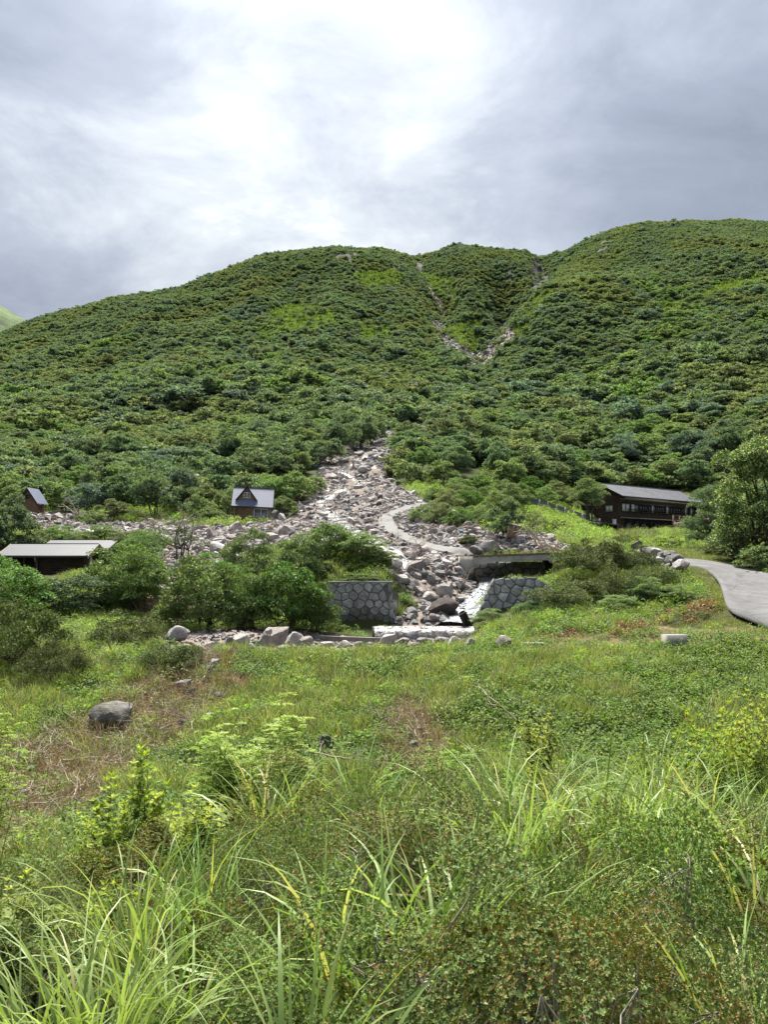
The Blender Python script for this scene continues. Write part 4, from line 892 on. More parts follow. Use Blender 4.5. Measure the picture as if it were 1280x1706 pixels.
def shelter():
    c = P(985, 899, 86); c[2] = float(ter(c[0]+1.2, c[1]))+.05; t = thing('shelter', 'small dark lean-to shelter with sloping grey roof below the lodge', 'shelter', c, math.radians(-14)); HOUSES.append((c[0]+1.4, c[1]+.5, 2.4))
    MB().box((.85, .8, .35), (1.7, 1.5, 1.3)).build('wall', M['concrete_dark'], t)
    MB().box((2.3, .95, .25), (1.2, 1.2, 1.1)).build('side_shade_block', M['dark_in'], t)  # solid block, its near-black colour stands in for the shade inside
    MB().prism([(-.35, -.25, 1.22), (-.35, 1.8, 1.34), (3.25, 1.8, .62), (3.25, -.25, .50)], (0, 0, .13)).build('roof', M['metal_dark'], t)
    MB().box((3.0, 0, 0), (.1, .1, 1.15)).build('post', M['dark_trim'], t)
shelter()
def pole():
    c = P(1025, 893, 88); b = MB(); b.tube([c-[0, 0, .3], c+[0, 0, 1.85]], .20, 10, 0); b.tube([c+[0, 0, 1.85], c+[0, 0, 1.92]], .235, 10, 0)
    tag(b.build('marker_pole', M['white_paint']), 'thick white pole standing beside the dark shelter', 'pole')
    c = P(1031, 893, 92); b = MB(); b.tube([c-[0, 0, .3], c+[0, 0, 1.45]], .07, 6, 0); tag(b.build('wooden_post', M['pale_trim']), 'thin pale wooden post just right of the white pole', 'post')
pole()
def slope_fence():
    t = thing('panel_fence', 'low fence of pale posts and blue-grey panels left of the lodge', 'fence', P(886, 868, 98))
    o0 = P(886, 868, 98); pts = [P(886+14.3*k, 867.5+1.9*k, 98+.55*k) for k in range(9)]; pts = [np.array([p[0], p[1], max(p[2]-.2, float(ter(p[0], p[1]))+.25)]) - o0 for p in pts]
    for k, p in enumerate(pts): MB().box(p + [0, 0, .25], (.15, .13, 1.45)).build('post', M['concrete'], t)
    for k in range(8):
        a, e = pts[k], pts[k+1]; d = (e-a); a2 = a+d*.10; e2 = a+d*.90
        MB().prism([a2+[0, 0, .15], e2+[0, 0, .15], e2+[0, 0, .90], a2+[0, 0, .90]], (0, .05, 0)).build('panel', M['steel'] if k % 3 else M['metal_blue'], t)
slope_fence()
def notice():
    c = P(852, 897, 60); t = thing('notice_board', 'leaning brown wooden notice board near the bridge', 'sign', c, math.radians(-18)); t.rotation_euler = (math.radians(-6), math.radians(14), math.radians(-18))
    MB().box((0, 0, .55), (.62, .06, .95)).build('board', M['brown_board'], t)
    for x in (-.36, .36): MB().box((x, .0, .4), (.09, .09, 1.4)).build('post', M['pale_trim'], t)
    MB().prism([(-.5, -.14, 1.08), (-.5, .14, 1.08), (-.5, .0, 1.20)], (1.0, 0, 0)).build('cap', M['pale_trim'], t)
notice()

# ------------------------------------------------------------------ bridge, walls of dressed stone
def bridge():
    a = P(769, 926.5, 49.6); e = P(953, 920.0, 50.6); d = e-a; L = np.linalg.norm(d[:2]); rz = math.atan2(d[1], d[0]); sl = d[2]/L
    t = thing('road_bridge', 'short flat concrete bridge with rusty top edge over the stream', 'bridge', a, rz); W = 4.3
    def run(y0, y1, z0, z1, name, mat, x0=0., x1=L, parent=t): return MB().prism([(x0, y0, z0+sl*x0), (x1, y0, z0+sl*x1), (x1, y0, z1+sl*x1), (x0, y0, z1+sl*x0)], (0, y1-y0, 0)).build(name, M[mat], parent)
    run(0.02, W-.02, -.42, -.12, 'deck', 'concrete')
    k = run(0, .32, -.46, -.10, 'edge_beam', 'deck_concrete'); run(W-.32, W, -.46, -.10, 'edge_beam', 'concrete')
    run(-.03, .30, -.096, .03, 'kerb_rail', 'rust', .2, L-.2); run(W-.30, W+.03, -.096, .03, 'kerb_rail', 'rust', .2, L-.2)
    for k in range(14): x = .5+(L-1)*k/13; MB().box((x, -.05, -.03+sl*x), (.07, .05, .16)).build('bolt_plate', M['rust'], t)
    for x, w in ((.05, .85), (L-.35, .9)):
        MB().box((x+w/2-.2, W/2, -1.45+sl*x), (w, W-.1, 1.95)).build('abutment', M['concrete_dark'], t)
    MB().box((.25, -.16, -.55), (.85, .34, 1.05)).build('end_block', M['deck_concrete'], t)
    MB().prism([(L-.3, -.22, -.75+sl*L), (L+1.75, -.3, .0+sl*L), (L+2.15, -.3, .50+sl*L), (L-.25, -.22, .06+sl*L)], (0, .45, 0)).build('wing_block', M['concrete'], t, label='pale concrete ramp at the far end of the parapet')
bridge()

def voronoi(outline, cw, ch, rng, gap=.010):
    """irregular stone shapes filling an outline in wall coordinates"""
    O = np.array(outline, float); x0, y0 = O.min(0); x1, y1 = O.max(0); S = []
    nx = int((x1-x0)/cw)+3; ny = int((y1-y0)/ch)+3
    for j in range(ny):
        for i in range(nx):
            S.append((x0+(i-1+.5*(j % 2))*cw+rng.uniform(-.36, .36)*cw, y0+(j-.5)*ch+rng.uniform(-.30, .30)*ch))
    S = np.array(S); out = []
    def clip(poly, n, d):
        r = []
        for i in range(len(poly)):
            a, b = poly[i], poly[(i+1) % len(poly)]; sa, sb = a@n-d, b@n-d
            if sa <= 0: r.append(a)
            if sa*sb < 0: r.append(a+(b-a)*sa/(sa-sb))
        return r
    ar = 0.5*np.sum(O[:, 0]*np.roll(O[:, 1], -1)-O[:, 1]*np.roll(O[:, 0], -1)); OO = O if ar > 0 else O[::-1]
    for i, s in enumerate(S):
        poly = [s+np.array(q)*2*max(cw, ch) for q in ((-1, -1), (1, -1), (1, 1), (-1, 1))]
        for k in np.argsort(np.sum((S-s)**2, 1))[1:14]:
            q = S[k]; n = (q-s)/np.linalg.norm(q-s); poly = clip(poly, n, (q+s)@n/2-gap)
            if len(poly) < 3: break
        for k in range(len(OO)):
            if len(poly) < 3: break
            a, b = OO[k], OO[(k+1) % len(OO)]; e = (b-a)/np.linalg.norm(b-a); n = np.array([e[1], -e[0]]); poly = clip(poly, n, a@n-gap*.5)
        if len(poly) >= 3:
            Q = np.array(poly); A = .5*abs(np.sum(Q[:, 0]*np.roll(Q[:, 1], -1)-Q[:, 1]*np.roll(Q[:, 0], -1)))
            if A > cw*ch*.08: out.append(Q)
    return out
def masonry(t, o, ex, ez, outline, cw, ch, seed, mats, thick=.5, dark_below=None, proud=.06):
    """stones (one part each) on a mortar core; o, ex, ez in local coordinates of the thing"""
    rng = np.random.default_rng(seed); o = np.asarray(o, float); ex = nrm(np.asarray(ex, float)); ez = np.asarray(ez, float); ez = nrm(ez - ex*(ez@ex)); en = np.cross(ex, ez)
    P3 = lambda q, d: o + ex*q[0] + ez*q[1] + en*d
    ol = np.array(outline, float); c = ol.mean(0); core = [P3(c+(q-c)*.995, 0) for q in ol]
    MB().prism(core, -en*thick).build('mortar', M['mortar'], t)
    for Q in voronoi(outline, cw, ch, rng):
        q0 = Q.mean(0); pr = proud*rng.uniform(.55, 1.25); n = len(Q); b = MB(); tl = rng.normal(0, .05, 2)
        r0 = [P3(q, -.05) for q in Q]; r1 = [P3(q0+(q-q0)*.95, pr*.6+(q-q0)@tl) for q in Q]; r2 = [P3(q0+(q-q0)*.74, pr+(q-q0)@tl+rng.uniform(-.012, .012)) for q in Q]
        V = np.array(r0+r1+r2+[P3(q0, pr*1.1)]); F = []
        for i in range(n):
            j = (i+1) % n; F += [[i, j, n+j, n+i], [n+i, n+j, 2*n+j, 2*n+i]]
        b.add(V, F); b.add(np.array(r2+[P3(q0, pr*1.08)]), [[i, (i+1) % n, n] for i in range(n)])
        dk = dark_below is not None and q0[1] < dark_below + rng.normal(0, .15)
        ob = b.build('stone', M[mats[1] if dk else mats[0]], t)
        # each stone has its own origin
        cen = Vector(P3(q0, 0)); ob.data.transform(Matrix.Translation(-cen)); ob.location = cen
def stone_walls():
    # left wing: a front face and a return that runs back up the bank
    a = P(546, 1064, 40.0); e = P(657, 1062, 39.6); top = -1.10 - a[2]; L = e[0]-a[0]
    t = thing('masonry_wall', 'grey stone masonry wall on the left bank of the stream, damp and dark below', 'stone wall', a)
    masonry(t, (0, 0, 0), (1, -.03, 0), (0, .10, 1), [(0, 0), (L, 0), (L-.12, top), (-.12, top)], .50, .40, 3, ('masonry_mid', 'masonry_dark'), dark_below=1.35)
    MB().prism([(-.1, .22, top-.02), (L-.1, .16, top-.02), (L-.1, .16, top+.05), (-.1, .22, top+.05)], (0, .45, 0)).build('coping', M['concrete'], t)
    f = P(692, 1022, 44.2) - a
    s = np.array([L, -.1, 0]); d = f-s; D = np.linalg.norm(d[:2])
    masonry(t, s, (d[0], d[1], 0), (-.12, .06, 1), [(0.02, 0.1), (D, .65), (D, 1.55), (D*.62, 1.75), (D*.34, 2.35), (.05, top-.08)], .50, .44, 5, ('masonry_mid', 'masonry_dark'), dark_below=.9)
    # right wing
    a = P(793, 1042, 39.5); t = thing('masonry_wall', 'pale grey trapezoid masonry wall on the right bank beside the chute', 'stone wall', a)
    k = 39.5/1280
    q = lambda u, v: ((u-793)*k, (1042-v)*k*1.02)
    masonry(t, (0, 0, 0), (1, .04, 0), (0, .10, 1), [q(790, 1043), q(872, 1043), q(924, 1000), q(926, 985), q(897, 964), q(826, 965), q(812, 990)], .50, .40, 9, ('masonry', 'masonry_dark'), dark_below=.42)
    # wall seen under the bridge
    a = P(815, 990, 54.4); t = thing('masonry_wall', 'rough stone retaining wall seen through the opening under the bridge', 'stone wall', a); k = 54.4/1280
    q = lambda u, v: ((u-815)*k, (990-v)*k)
    masonry(t, (0, 0, 0), (1, -.12, 0), (0, .12, 1), [q(772, 992), q(945, 985), q(950, 936), q(772, 936)], .62, .48, 11, ('masonry', 'masonry_dark'), dark_below=-1)
    # pitching below the left bridge end
    o = P(735, 1003, 45.0); x = P(802, 990, 45.6)-o; z = P(738, 953, 49.3)-o
    t = thing('stone_pitching', 'sloping mossy stone pitching under the left end of the bridge', 'stone wall', o)
    ex = nrm(x); ez = nrm(z-ex*(z@ex)); lx = np.linalg.norm(x); lz = z@ez
    masonry(t, (0, 0, 0), ex, ez, [(0.1, 0), (lx, .0), (lx*.80, lz*.75), (lx*.55, lz), (.3, lz)], .46, .42, 13, ('masonry_mid', 'masonry_dark'), dark_below=lz*.62, proud=.06)
stone_walls()

# ------------------------------------------------------------------ water
def water_mat(name, foam, clear, amt, patch=0.0, wide=.18):
    t = NT(name); p = t.pos(); mp = t.n('ShaderNodeMapping'); t.l(p, mp.inputs[0]); mp.inputs['Scale'].default_value = (1.7, 1.7, .4)
    n = t.noise(mp.outputs[0], 2.6, 6, .65, .4); n2 = t.noise(p, 7, 4, .6)
    f = t.rng(t.math('ADD', t.math('ADD', n, t.math('MULTIPLY', n2, .4)), t.math('MULTIPLY', t.math('SUBTRACT', t.noise(p, .30, 2), .5), patch)), amt, amt+wide)
    return t.done(t.bsdf(t.mix(f, clear, foam), t.mix(f, (.1, .1, .1), (.7, .7, .7)), t.bump(n, .06, .9), .5).outputs[0])
M['foam'] = water_mat('white_water', (0.255, 0.27, 0.29), (0.070, 0.085, 0.105), .64)
M['fall'] = water_mat('falling_water', (0.185, 0.187, 0.19), (0.075, 0.062, 0.054), .60, 0.0, .26)
M['stream'] = water_mat('stream_water', (0.27, 0.285, 0.30), (0.060, 0.056, 0.052), .70, 1.0)
def ribbon(name, pts, mat, lift=.12, n=6, label=None, ends=None):
    """water running over the ground along (u, v, width in metres[, depth])"""
    W = np.array([P(q[0], q[1], q[3]) if len(q) > 3 else hit(q[0], q[1]) for q in pts]); w = np.array([q[2] for q in pts])
    s = np.arange(len(W)); q = np.linspace(0, len(W)-1, (len(W)-1)*8+1); C = np.stack([np.interp(q, s, W[:, k]) for k in range(3)], -1); w = np.interp(q, s, w)
    for k in range(3): C[1:-1, k] = .25*C[:-2, k]+.5*C[1:-1, k]+.25*C[2:, k]
    tg = nrm(np.gradient(C[:, :2], axis=0)); nn = np.stack([-tg[:, 1], tg[:, 0]], -1)
    w = w*(1+.35*fbm(q*.9, q*0+2, 3, 2)*2); f = np.linspace(-.5, .5, n+1)
    X = C[:, None, 0]+nn[:, None, 0]*w[:, None]*f; Y = C[:, None, 1]+nn[:, None, 1]*w[:, None]*f
    Z = np.maximum(C[:, None, 2]*np.ones_like(X) if len(pts[0]) > 3 else ter(X, Y), ter(X, Y)-.05) + lift + .10*fbm(X*2.2, Y*2.2, 9, 2)
    Z[:, 0] -= .3; Z[:, -1] -= .3
    idx = np.arange(X.size).reshape(X.shape); F = np.stack([idx[:-1, :-1], idx[:-1, 1:], idx[1:, 1:], idx[1:, :-1]], -1).reshape(-1, 4)
    o = MB().add(np.stack([X, Y, Z], -1).reshape(-1, 3), F).build(name, M[mat], smooth=True, kind='structure')
    if label: o['label'] = label
    return o
STREAM = [(710,707,2.2),(700,720,2.0),(655,738,1.6),(625,752,1.5),(607,766,1.9),(588,776,1.2),(568,789,2.0),(585,798,1.2),(603,806,2.2),(580,816,1.6),(557,824,2.1),(536,836,2.4),(542,850,1.7),(557,864,2.6),(572,878,1.7),(588,888,1.4),(612,900,2.0),(642,915,2.0),(668,936,1.3),(700,960,1.1)]
ribbon('stream', STREAM, 'stream', .22, label='thin white stream tumbling down through the rubble')
ribbon('chute', [(812,962,1.0,52),(807,978,1.2,47.5),(797,997,1.7,44),(786,1014,2.0,42),(776,1028,2.3,40.6),(768,1040,2.7,39.3)], 'foam', .10, label='white water chute rushing down beside the right wall')
def weir():
    a = P(624, 1042.5, 38.2); e = P(790, 1042.5, 38.2); n = 60
    x = np.linspace(a[0], e[0], n); zt = a[2]-.02
    prof = [(.9, -.16), (.35, -.02), (.1, -.02), (-.12, -.09), (-.32, -.22), (-.48, -.40), (-.60, -.62), (-.68, -.90)]
    G = np.array([[(xx, a[1]+dy+.05*fbm(xx*3, dz*3, 4, 2)+(.05*vnoise(xx*9., dz*1.0, 8) if dz < -.05 else 0), zt+dz+.03*vnoise(xx*2, dy*2, 3)) for xx in x] for dy, dz in prof])
    idx = np.arange(len(prof)*n).reshape(len(prof), n); F = np.stack([idx[:-1, :-1], idx[1:, :-1], idx[1:, 1:], idx[:-1, 1:]], -1).reshape(-1, 4)
    o = MB().add(G.reshape(-1, 3), F).build('waterfall', M['fall'], smooth=True, kind='structure'); o['label'] = 'low curtain of white water over the weir'
    s = MB(); s.box(((a[0]+e[0])/2, a[1]+.35, zt-.62), (e[0]-a[0]+.2, .9, 1.1)); w = s.build('weir_sill', M['concrete_dark'], kind='structure'); w['label'] = 'damp concrete sill of the low weir'
weir()

# ------------------------------------------------------------------ boulders one can tell apart
RR = np.random.default_rng(77)
PX = 1/1280.0
def at_px(u, v): return hit(u, v)
def named_rock(u, v, wpx, hpx, shape, tone, label, sink=.18, rz=None, dz=0, k=None, group=None, depth=.8, Y=None):
    p = P(u, v, Y) if Y else hit(u, v); p = np.array(p); f = p[1]*PX*(1.22 if group else 1.0); w, h = wpx*f, hpx*f
    p = p + [0, w*.3, dz]
    fz = {'flat': .42, 'rounded': .78, 'angular': .72, 'tall': 1.2}[shape]
    return rock('boulder', p, (w, w*depth, h/fz), shape, tone, RR, label, 'boulder', group, sink, rz if rz is not None else RR.uniform(-.35, .35), .08, k=k)
GB = 'boulders lying on the bench before the stream'
B = [
 (168,1224,84,62,'angular','moss','big lichen-grey boulder in the dry gully at the left',.15),
 (742,1032,46,33,'rounded','dark','big dark brown boulder in front of the white chute',.1),
 (816,922,42,23,'angular','pink','large pinkish boulder stranded on the bridge approach',.05),
 (462,868,34,26,'angular','grey','large grey boulder beside the small cabin',.15),
 (478,886,22,17,'angular','pale','pale boulder below the large one beside the small cabin',.15),
 (540,1256,33,32,'rounded','moss','dark mossy boulder in the grass right of the bright green sapling',.15),
 (692,958,36,28,'angular','pink','big pinkish boulder in the rubble left of the bridge',.1),
 (707,964,26,18,'angular','grey','grey boulder in front of the dark gap beside the bridge end',.1),
 (718,972,20,16,'rounded','grey','round grey boulder against the mossy pitching',.1),
 (678,973,17,15,'angular','pale','pale boulder left of the round grey one above the masonry return',.1),
 (664,936,22,14,'flat','pale','flat pale boulder at the foot of the green mound',.1),
 (292,1074,34,17,'rounded','pink','lone rounded pale pink boulder left of the boulder row',.1),
 (840,1087,33,17,'rounded','pink','lone pinkish boulder on the bench edge right of the weir',.1),
 (350,1083,34,12,'flat','pale','low flat pale slab starting the boulder row',.1),
 (400,1082,24,26,'rounded','pale','upright pale boulder near the middle of the boulder row',.1),
 (381,1080,20,17,'angular','pink','pinkish angular boulder in the boulder row left of the upright one',.1),
 (402,1066,14,14,'rounded','pale','small pale boulder perched behind the upright one',.0),
 (440,1080,24,20,'angular','pink','tan squat boulder in the boulder row',.1),
 (425,1079,18,12,'flat','grey','grey flat stone wedged between boulders of the row',.1),
 (459,1078,38,30,'angular','pale','largest pale angular boulder of the boulder row',.1),
 (447,1058,10,10,'rounded','pale','little pale stone on top of the boulder row',.0),
 (489,1076,26,18,'rounded','pale','rounded boulder right of the largest one in the row',.1),
 (510,1077,24,20,'rounded','pink','pinkish rounded boulder beside the end of the steel beam',.1),
 (473,1085,18,10,'rounded','grey','grey low stone in front of the largest boulder of the row',.1),
 (416,1087,18,12,'rounded','pale','pale low stone at the front of the boulder row',.1),
 (437,1088,14,10,'angular','pale','small pale angular stone at the grass edge of the row',.1),
 (372,1088,16,10,'angular','grey','small grey angular stone at the front left of the row',.1),
 (545,1079,26,12,'rounded','pale','pale boulder under the steel beam, left one',.1),
 (574,1080,28,12,'rounded','pink','pinkish boulder under the middle of the steel beam',.1),
 (600,1079,22,12,'flat','pale','flat pale stone under the right end of the steel beam',.1),
 (648,1074,26,16,'angular','pink','pinkish boulder at the left foot of the waterfall',.1),
 (672,1076,22,12,'rounded','pale','pale rounded boulder at the foot of the waterfall',.1),
 (706,1076,28,14,'angular','pink','tan angular boulder below the middle of the waterfall',.1),
 (735,1075,24,14,'angular','grey','grey boulder below the right half of the waterfall',.1),
 (757,1077,18,13,'rounded','pale','pale boulder at the right foot of the waterfall',.1),
 (693,1080,16,9,'rounded','grey','small grey stone in front of the waterfall boulders',.1),
 (723,1081,16,9,'flat','pale','small flat pale stone in front of the waterfall',.1),
 (785,1083,13,8,'rounded','pale','small pale stone at the right end of the waterfall stones',.1),
 (704,948,14,10,'angular','dark','dark brown stone by the track edge near the bridge',.1),
 (310,1152,16,14,'angular','grey','grey stone lying in the dry gully above the big grey boulder',.1),
 (348,1130,14,16,'angular','pink','tan stone at the head of the dry gully',.1),
 (357,1117,18,14,'angular','pink','pinkish stone under the gully edge',.1),
 (318,1163,14,12,'rounded','moss','dark round stone in the dry gully',.1),
 (300,1152,20,10,'flat','pink','flat brownish stone in the gully beside the grey stone',.1),
 (345,1203,22,9,'flat','pale','flat pale stone half buried left of the bright green sapling',.2),
 (300,1215,16,11,'rounded','grey','grey stone half buried below the gully stones',.2),
 (690,1254,16,12,'rounded','pale','upper pale stone on the bare patch of the bank',.1),
 (701,1226,12,7,'flat','pale','top small flat stone on the bare patch of the bank',.1),
 (684,1240,14,10,'rounded','grey','grey stone beside the pale one on the bare patch of the bank',.1),
 (50,1295,16,14,'flat','grey','flat grey stone in the dry soil at the left edge',.15),
 (45,1335,22,10,'flat','pink','flat pinkish stone low in the dry soil at the left edge',.15),
 (470,1094,12,7,'rounded','pink','tiny pink stone in the grass below the boulder row',.1),
 (722,893,22,15,'angular','pale','white angular boulder at the bend side below the green bushes',.1),
 (708,890,10,10,'rounded','pale','white rounded stone left of the white angular boulder',.1),
 (733,891,12,11,'rounded','grey','grey rounded stone in the pale heap by the teal barrel',.1),
 (752,889,26,14,'angular','pink','pinkish boulder left of the teal barrel',.1),
 (745,897,12,8,'rounded','pale','pale stone at the foot of the pinkish boulder by the barrel',.1),
 (788,890,9,8,'rounded','pale','pale stone right of the teal barrel',.1),
 (842,906,26,10,'flat','grey','grey flat boulder behind the pinkish one on the bridge approach',.1),
 (870,905,20,9,'flat','pink','flat tan stone under the dead branches beside the bridge',.1),
 (890,912,18,8,'angular','grey','grey stone among the dead branches',.1),
 (975,902,16,8,'rounded','grey','grey stone in the meadow behind the bridge end',.1),
 (1027,938,26,16,'angular','grey','dark grey boulder at the bridge end of the dry stone wall',.1),
 (286,950,20,22,'angular','pale','pale upright boulder left of the airy grey-green tree',.1),
 (285,970,26,12,'flat','pale','flat pale boulder below the upright one by the airy tree',.1),
 (340,955,28,9,'flat','pale','long pale slab right of the airy grey-green tree trunk',.1),
 (372,945,22,16,'angular','pink','tan boulder between the airy tree and the round bush',.1),
 (262,1000,18,10,'angular','grey','grey stone beside the root bank at the left',.1),
 (275,1003,14,12,'rounded','pale','pale stone at the bush edge by the root bank',.1),
 (255,1027,20,12,'angular','pink','pinkish stone under the left bushes',.1),
 (283,1022,22,13,'angular','grey','grey boulder tucked under the big left bush of the middle group',.1),
 (112,842,0,0,None,None,None,0),
]
for r in B:
    if not r[4]: continue
    u, v, w, h, sh, tn, lab, sk = r
    yy = None; dz = .22 if lab.startswith(('lone', 'small pale stone at the right')) else .13 if any(q in lab for q in ('gully', 'bare patch', 'half buried', 'dry soil')) and w < 60 else 0
    if lab.startswith('little pale'): yy = hit(447, 1078)[1]
    if lab.startswith('small pale boulder perched'): yy = hit(402, 1080)[1]+.5
    named_rock(u, v, w, h, sh, tn, lab, sk, dz=dz, Y=yy, group=GB if ('row' in lab or 'waterfall' in lab) else None)

# rubble: about two hundred large stones of the debris flow, each an object; the rest as stuff
ZONES = [
 ('in the debris left of the small cabin', lambda u, v: (u > 300) & (u < 385)), ('below the edge cabin', lambda u, v: u < 140),
 ('in the bank of rubble behind the huts', lambda u, v: (u >= 140) & (u <= 300)), ('in the rubble below the small cabin', lambda u, v: (u >= 385) & (u < 490)),
 ('high in the debris flow', lambda u, v: v < 770), ('in the upper debris flow', lambda u, v: v < 805), ('in the middle of the debris flow', lambda u, v: v < 840),
 ('inside the bend of the track', lambda u, v: (u > 670) & (v < 925) & (v > 850)), ('above the bend of the track', lambda u, v: (u > 600) & (v < 862)),
 ('left of the track bend', lambda u, v: v < 900), ('in the rubble between track and green mound', lambda u, v: v < 945), ('in the boulder slope beside the masonry return', lambda u, v: v >= 945)]
def near_track(u, v, y):
    s = 1.4*1280/y
    r = np.zeros(np.shape(u), bool)
    for du, dv in ((0, 0), (.5, 0), (-.5, 0), (0, -.45), (.3, -.3), (-.3, -.3), (0, .1)): r |= in_poly(u+du*s, v+dv*s, TRKP)
    return r
def rubble():
    rng = np.random.default_rng(5)
    used = set(); n_lab = {}
    polys = [DEBRIS[0], DEBRIS[1], DEBRIS[6], DEBRIS[7]]
    cand = []
    x, y = poisson(-45, 22, 40, 205, .62, rng)
    z = ter(x, y); k = mask(x, y, z, polys, .6) ; u, v = project(x, y, z)
    k &= ~in_poly(u, v, TRKP) & in_view(x, y, z)
    for hx, hy, hr in HOUSES: k &= (x-hx)**2+(y-hy)**2 > (hr*.8)**2
    x, y, z, u, v = x[k], y[k], z[k], u[k], v[k]
    # visible width decides which ones are individuals
    size = np.clip(rng.lognormal(-1.0, .42, len(x)), .2, 1.25)
    size *= np.interp(y, [55, 90, 130], [1.0, 1.15, 1.7]); size[in_poly(u, v, [(645,925),(770,930),(790,1010),(690,1015),(655,960)])] *= 1.2
    sw = np.array([hit(a, b) for a, b, _ in STREAM]); sq = np.linspace(0, len(sw)-1, 160); sx = np.interp(sq, np.arange(len(sw)), sw[:, 0]); sy = np.interp(sq, np.arange(len(sw)), sw[:, 1])
    ds = lambda x_, y_: np.sqrt(np.min((x_[:, None]-sx)**2 + .35*(y_[:, None]-sy)**2, 1))
    dd = ds(x, y); size = np.where(dd < 0.95, np.minimum(size*.55, .55), size)
    nt = near_track(u, v, y); size = np.where(nt, np.minimum(size, .3), size)
    px = size*1280/y; order = np.argsort(-px); top = order[:230]; rest = order[230:]
    tones = ['pale', 'pink', 'grey', 'dark']; shapes = ['angular', 'rounded', 'flat', 'tall']
    tword = {'pale': 'pale', 'pink': 'pinkish', 'grey': 'grey', 'dark': 'dark brown'}; sword = {'angular': 'angular', 'rounded': 'rounded', 'flat': 'flat', 'tall': 'upright'}
    size_w = ['large', 'middling', 'small']
    per = {}
    for i in top:
        tn = tones[rng.choice(4, p=[.40, .34, .18, .08])]; sh = shapes[rng.choice(4, p=[.5, .25, .17, .08])]
        zn = next((w for w, f in ZONES if f(u[i], v[i])), ZONES[-1][0])
        o = rock('boulder', (x[i], y[i], z[i]), size[i], sh, tn, rng, sink=.22)
        per.setdefault(zn, []).append((o, tn, sh, u[i], v[i], px[i]))
    for zn, L in per.items():
        L.sort(key=lambda q: -q[5]); seen = {}
        for j, (o, tn, sh, uu, vv, p) in enumerate(L):
            s = size_w[min(2, j*3//len(L))]; key = f'{s} {tword[tn]} {sword[sh]} boulder {zn}'; seen.setdefault(key, []).append((o, uu, vv))
        for key, q in seen.items():
            if len(q) == 1: tag(q[0][0], key, 'boulder', 'boulders of the debris flow'); continue
            q.sort(key=lambda r: r[1]); m = len(q); words_ = {2: ['left one', 'right one'], 3: ['left one', 'middle one', 'right one'], 4: ['leftmost', 'second from left', 'second from right', 'rightmost']}
            w = words_.get(m) or ['leftmost'] + [f'{a} from left' for a in ('second', 'third', 'fourth', 'fifth', 'sixth', 'seventh', 'eighth', 'ninth')][:m-2] + ['rightmost']
            for (o, _, _), ww in zip(q, w): tag(o, f'{key}, {ww}', 'boulder', 'boulders of the debris flow')
    # the small stones
    x2, y2 = poisson(-45, 22, 40, 215, .36, rng); z2 = ter(x2, y2); k = mask(x2, y2, z2, polys, .6); uu, vv = project(x2, y2, z2); k &= ~in_poly(uu, vv, TRKP) & ~((ds(x2, y2) < 1.0) & (rng.uniform(0, 1, len(x2)) < .5))
    x3, y3 = poisson(-12, 7, 27, 38, .30, rng); z3 = ter(x3, y3); k3 = mask(x3, y3, z3, [DEBRIS[2]], .3)
    x4, y4 = poisson(-60, 90, 250, 600, 1.6, rng); z4 = ter(x4, y4); k4 = mask(x4, y4, z4, DEBRIS[3:6], .5)
    x5, y5 = poisson(-16, 3, 12, 30, .34, rng); z5 = ter(x5, y5); k5 = mask(x5, y5, z5, DRY[:2]+DRY[3:], .6) & (rng.uniform(0, 1, len(x5)) < .35)
    X = np.concatenate([x[rest], x2[k], x3[k3], x4[k4], x5[k5]]); Y = np.concatenate([y[rest], y2[k], y3[k3], y4[k4], y5[k5]]); Z = np.concatenate([z[rest], z2[k], z3[k3], z4[k4], z5[k5]])
    S = np.concatenate([size[rest], np.clip(rng.lognormal(-1.25, .5, k.sum()), .12, .9), np.clip(rng.lognormal(-1.9, .4, k3.sum()), .08, .28), rng.uniform(.5, 2.0, k4.sum()), np.clip(rng.lognormal(-2.2, .5, k5.sum()), .05, .3)])
    keep = in_view(X, Y, Z, 60, 60)
    for hx, hy, hr in HOUSES: keep &= (X-hx)**2+(Y-hy)**2 > (hr*.75)**2
    X, Y, Z, S = X[keep], Y[keep], Z[keep], S[keep]; n = len(X)
    protos = [rock_mesh(s, q, tn) for s, q, tn in (('angular', 0, 'pale'), ('angular', 1, 'pink'), ('rounded', 0, 'pale'), ('flat', 0, 'pink'), ('angular', 2, 'grey'), ('rounded', 1, 'pink'), ('flat', 1, 'pale'), ('angular', 0, 'dark'), ('rounded', 2, 'grey'), ('angular', 1, 'pale'))]
    sc = S[:, None]/2*rng.uniform(.75, 1.25, (n, 3)); rot = np.stack([rng.normal(0, .5, n), rng.normal(0, .5, n), rng.uniform(0, 6.28, n)], -1)
    scatter('rubble', np.stack([X, Y, Z+S*.06], -1), rot, sc, np.where(Y > 240, np.array([0, 2, 4, 6, 8, 4])[rng.integers(0, 6, n)], rng.integers(0, len(protos), n)), protos, 'countless small stones of the debris flow')
    print('rubble', n, len(top))
rubble()

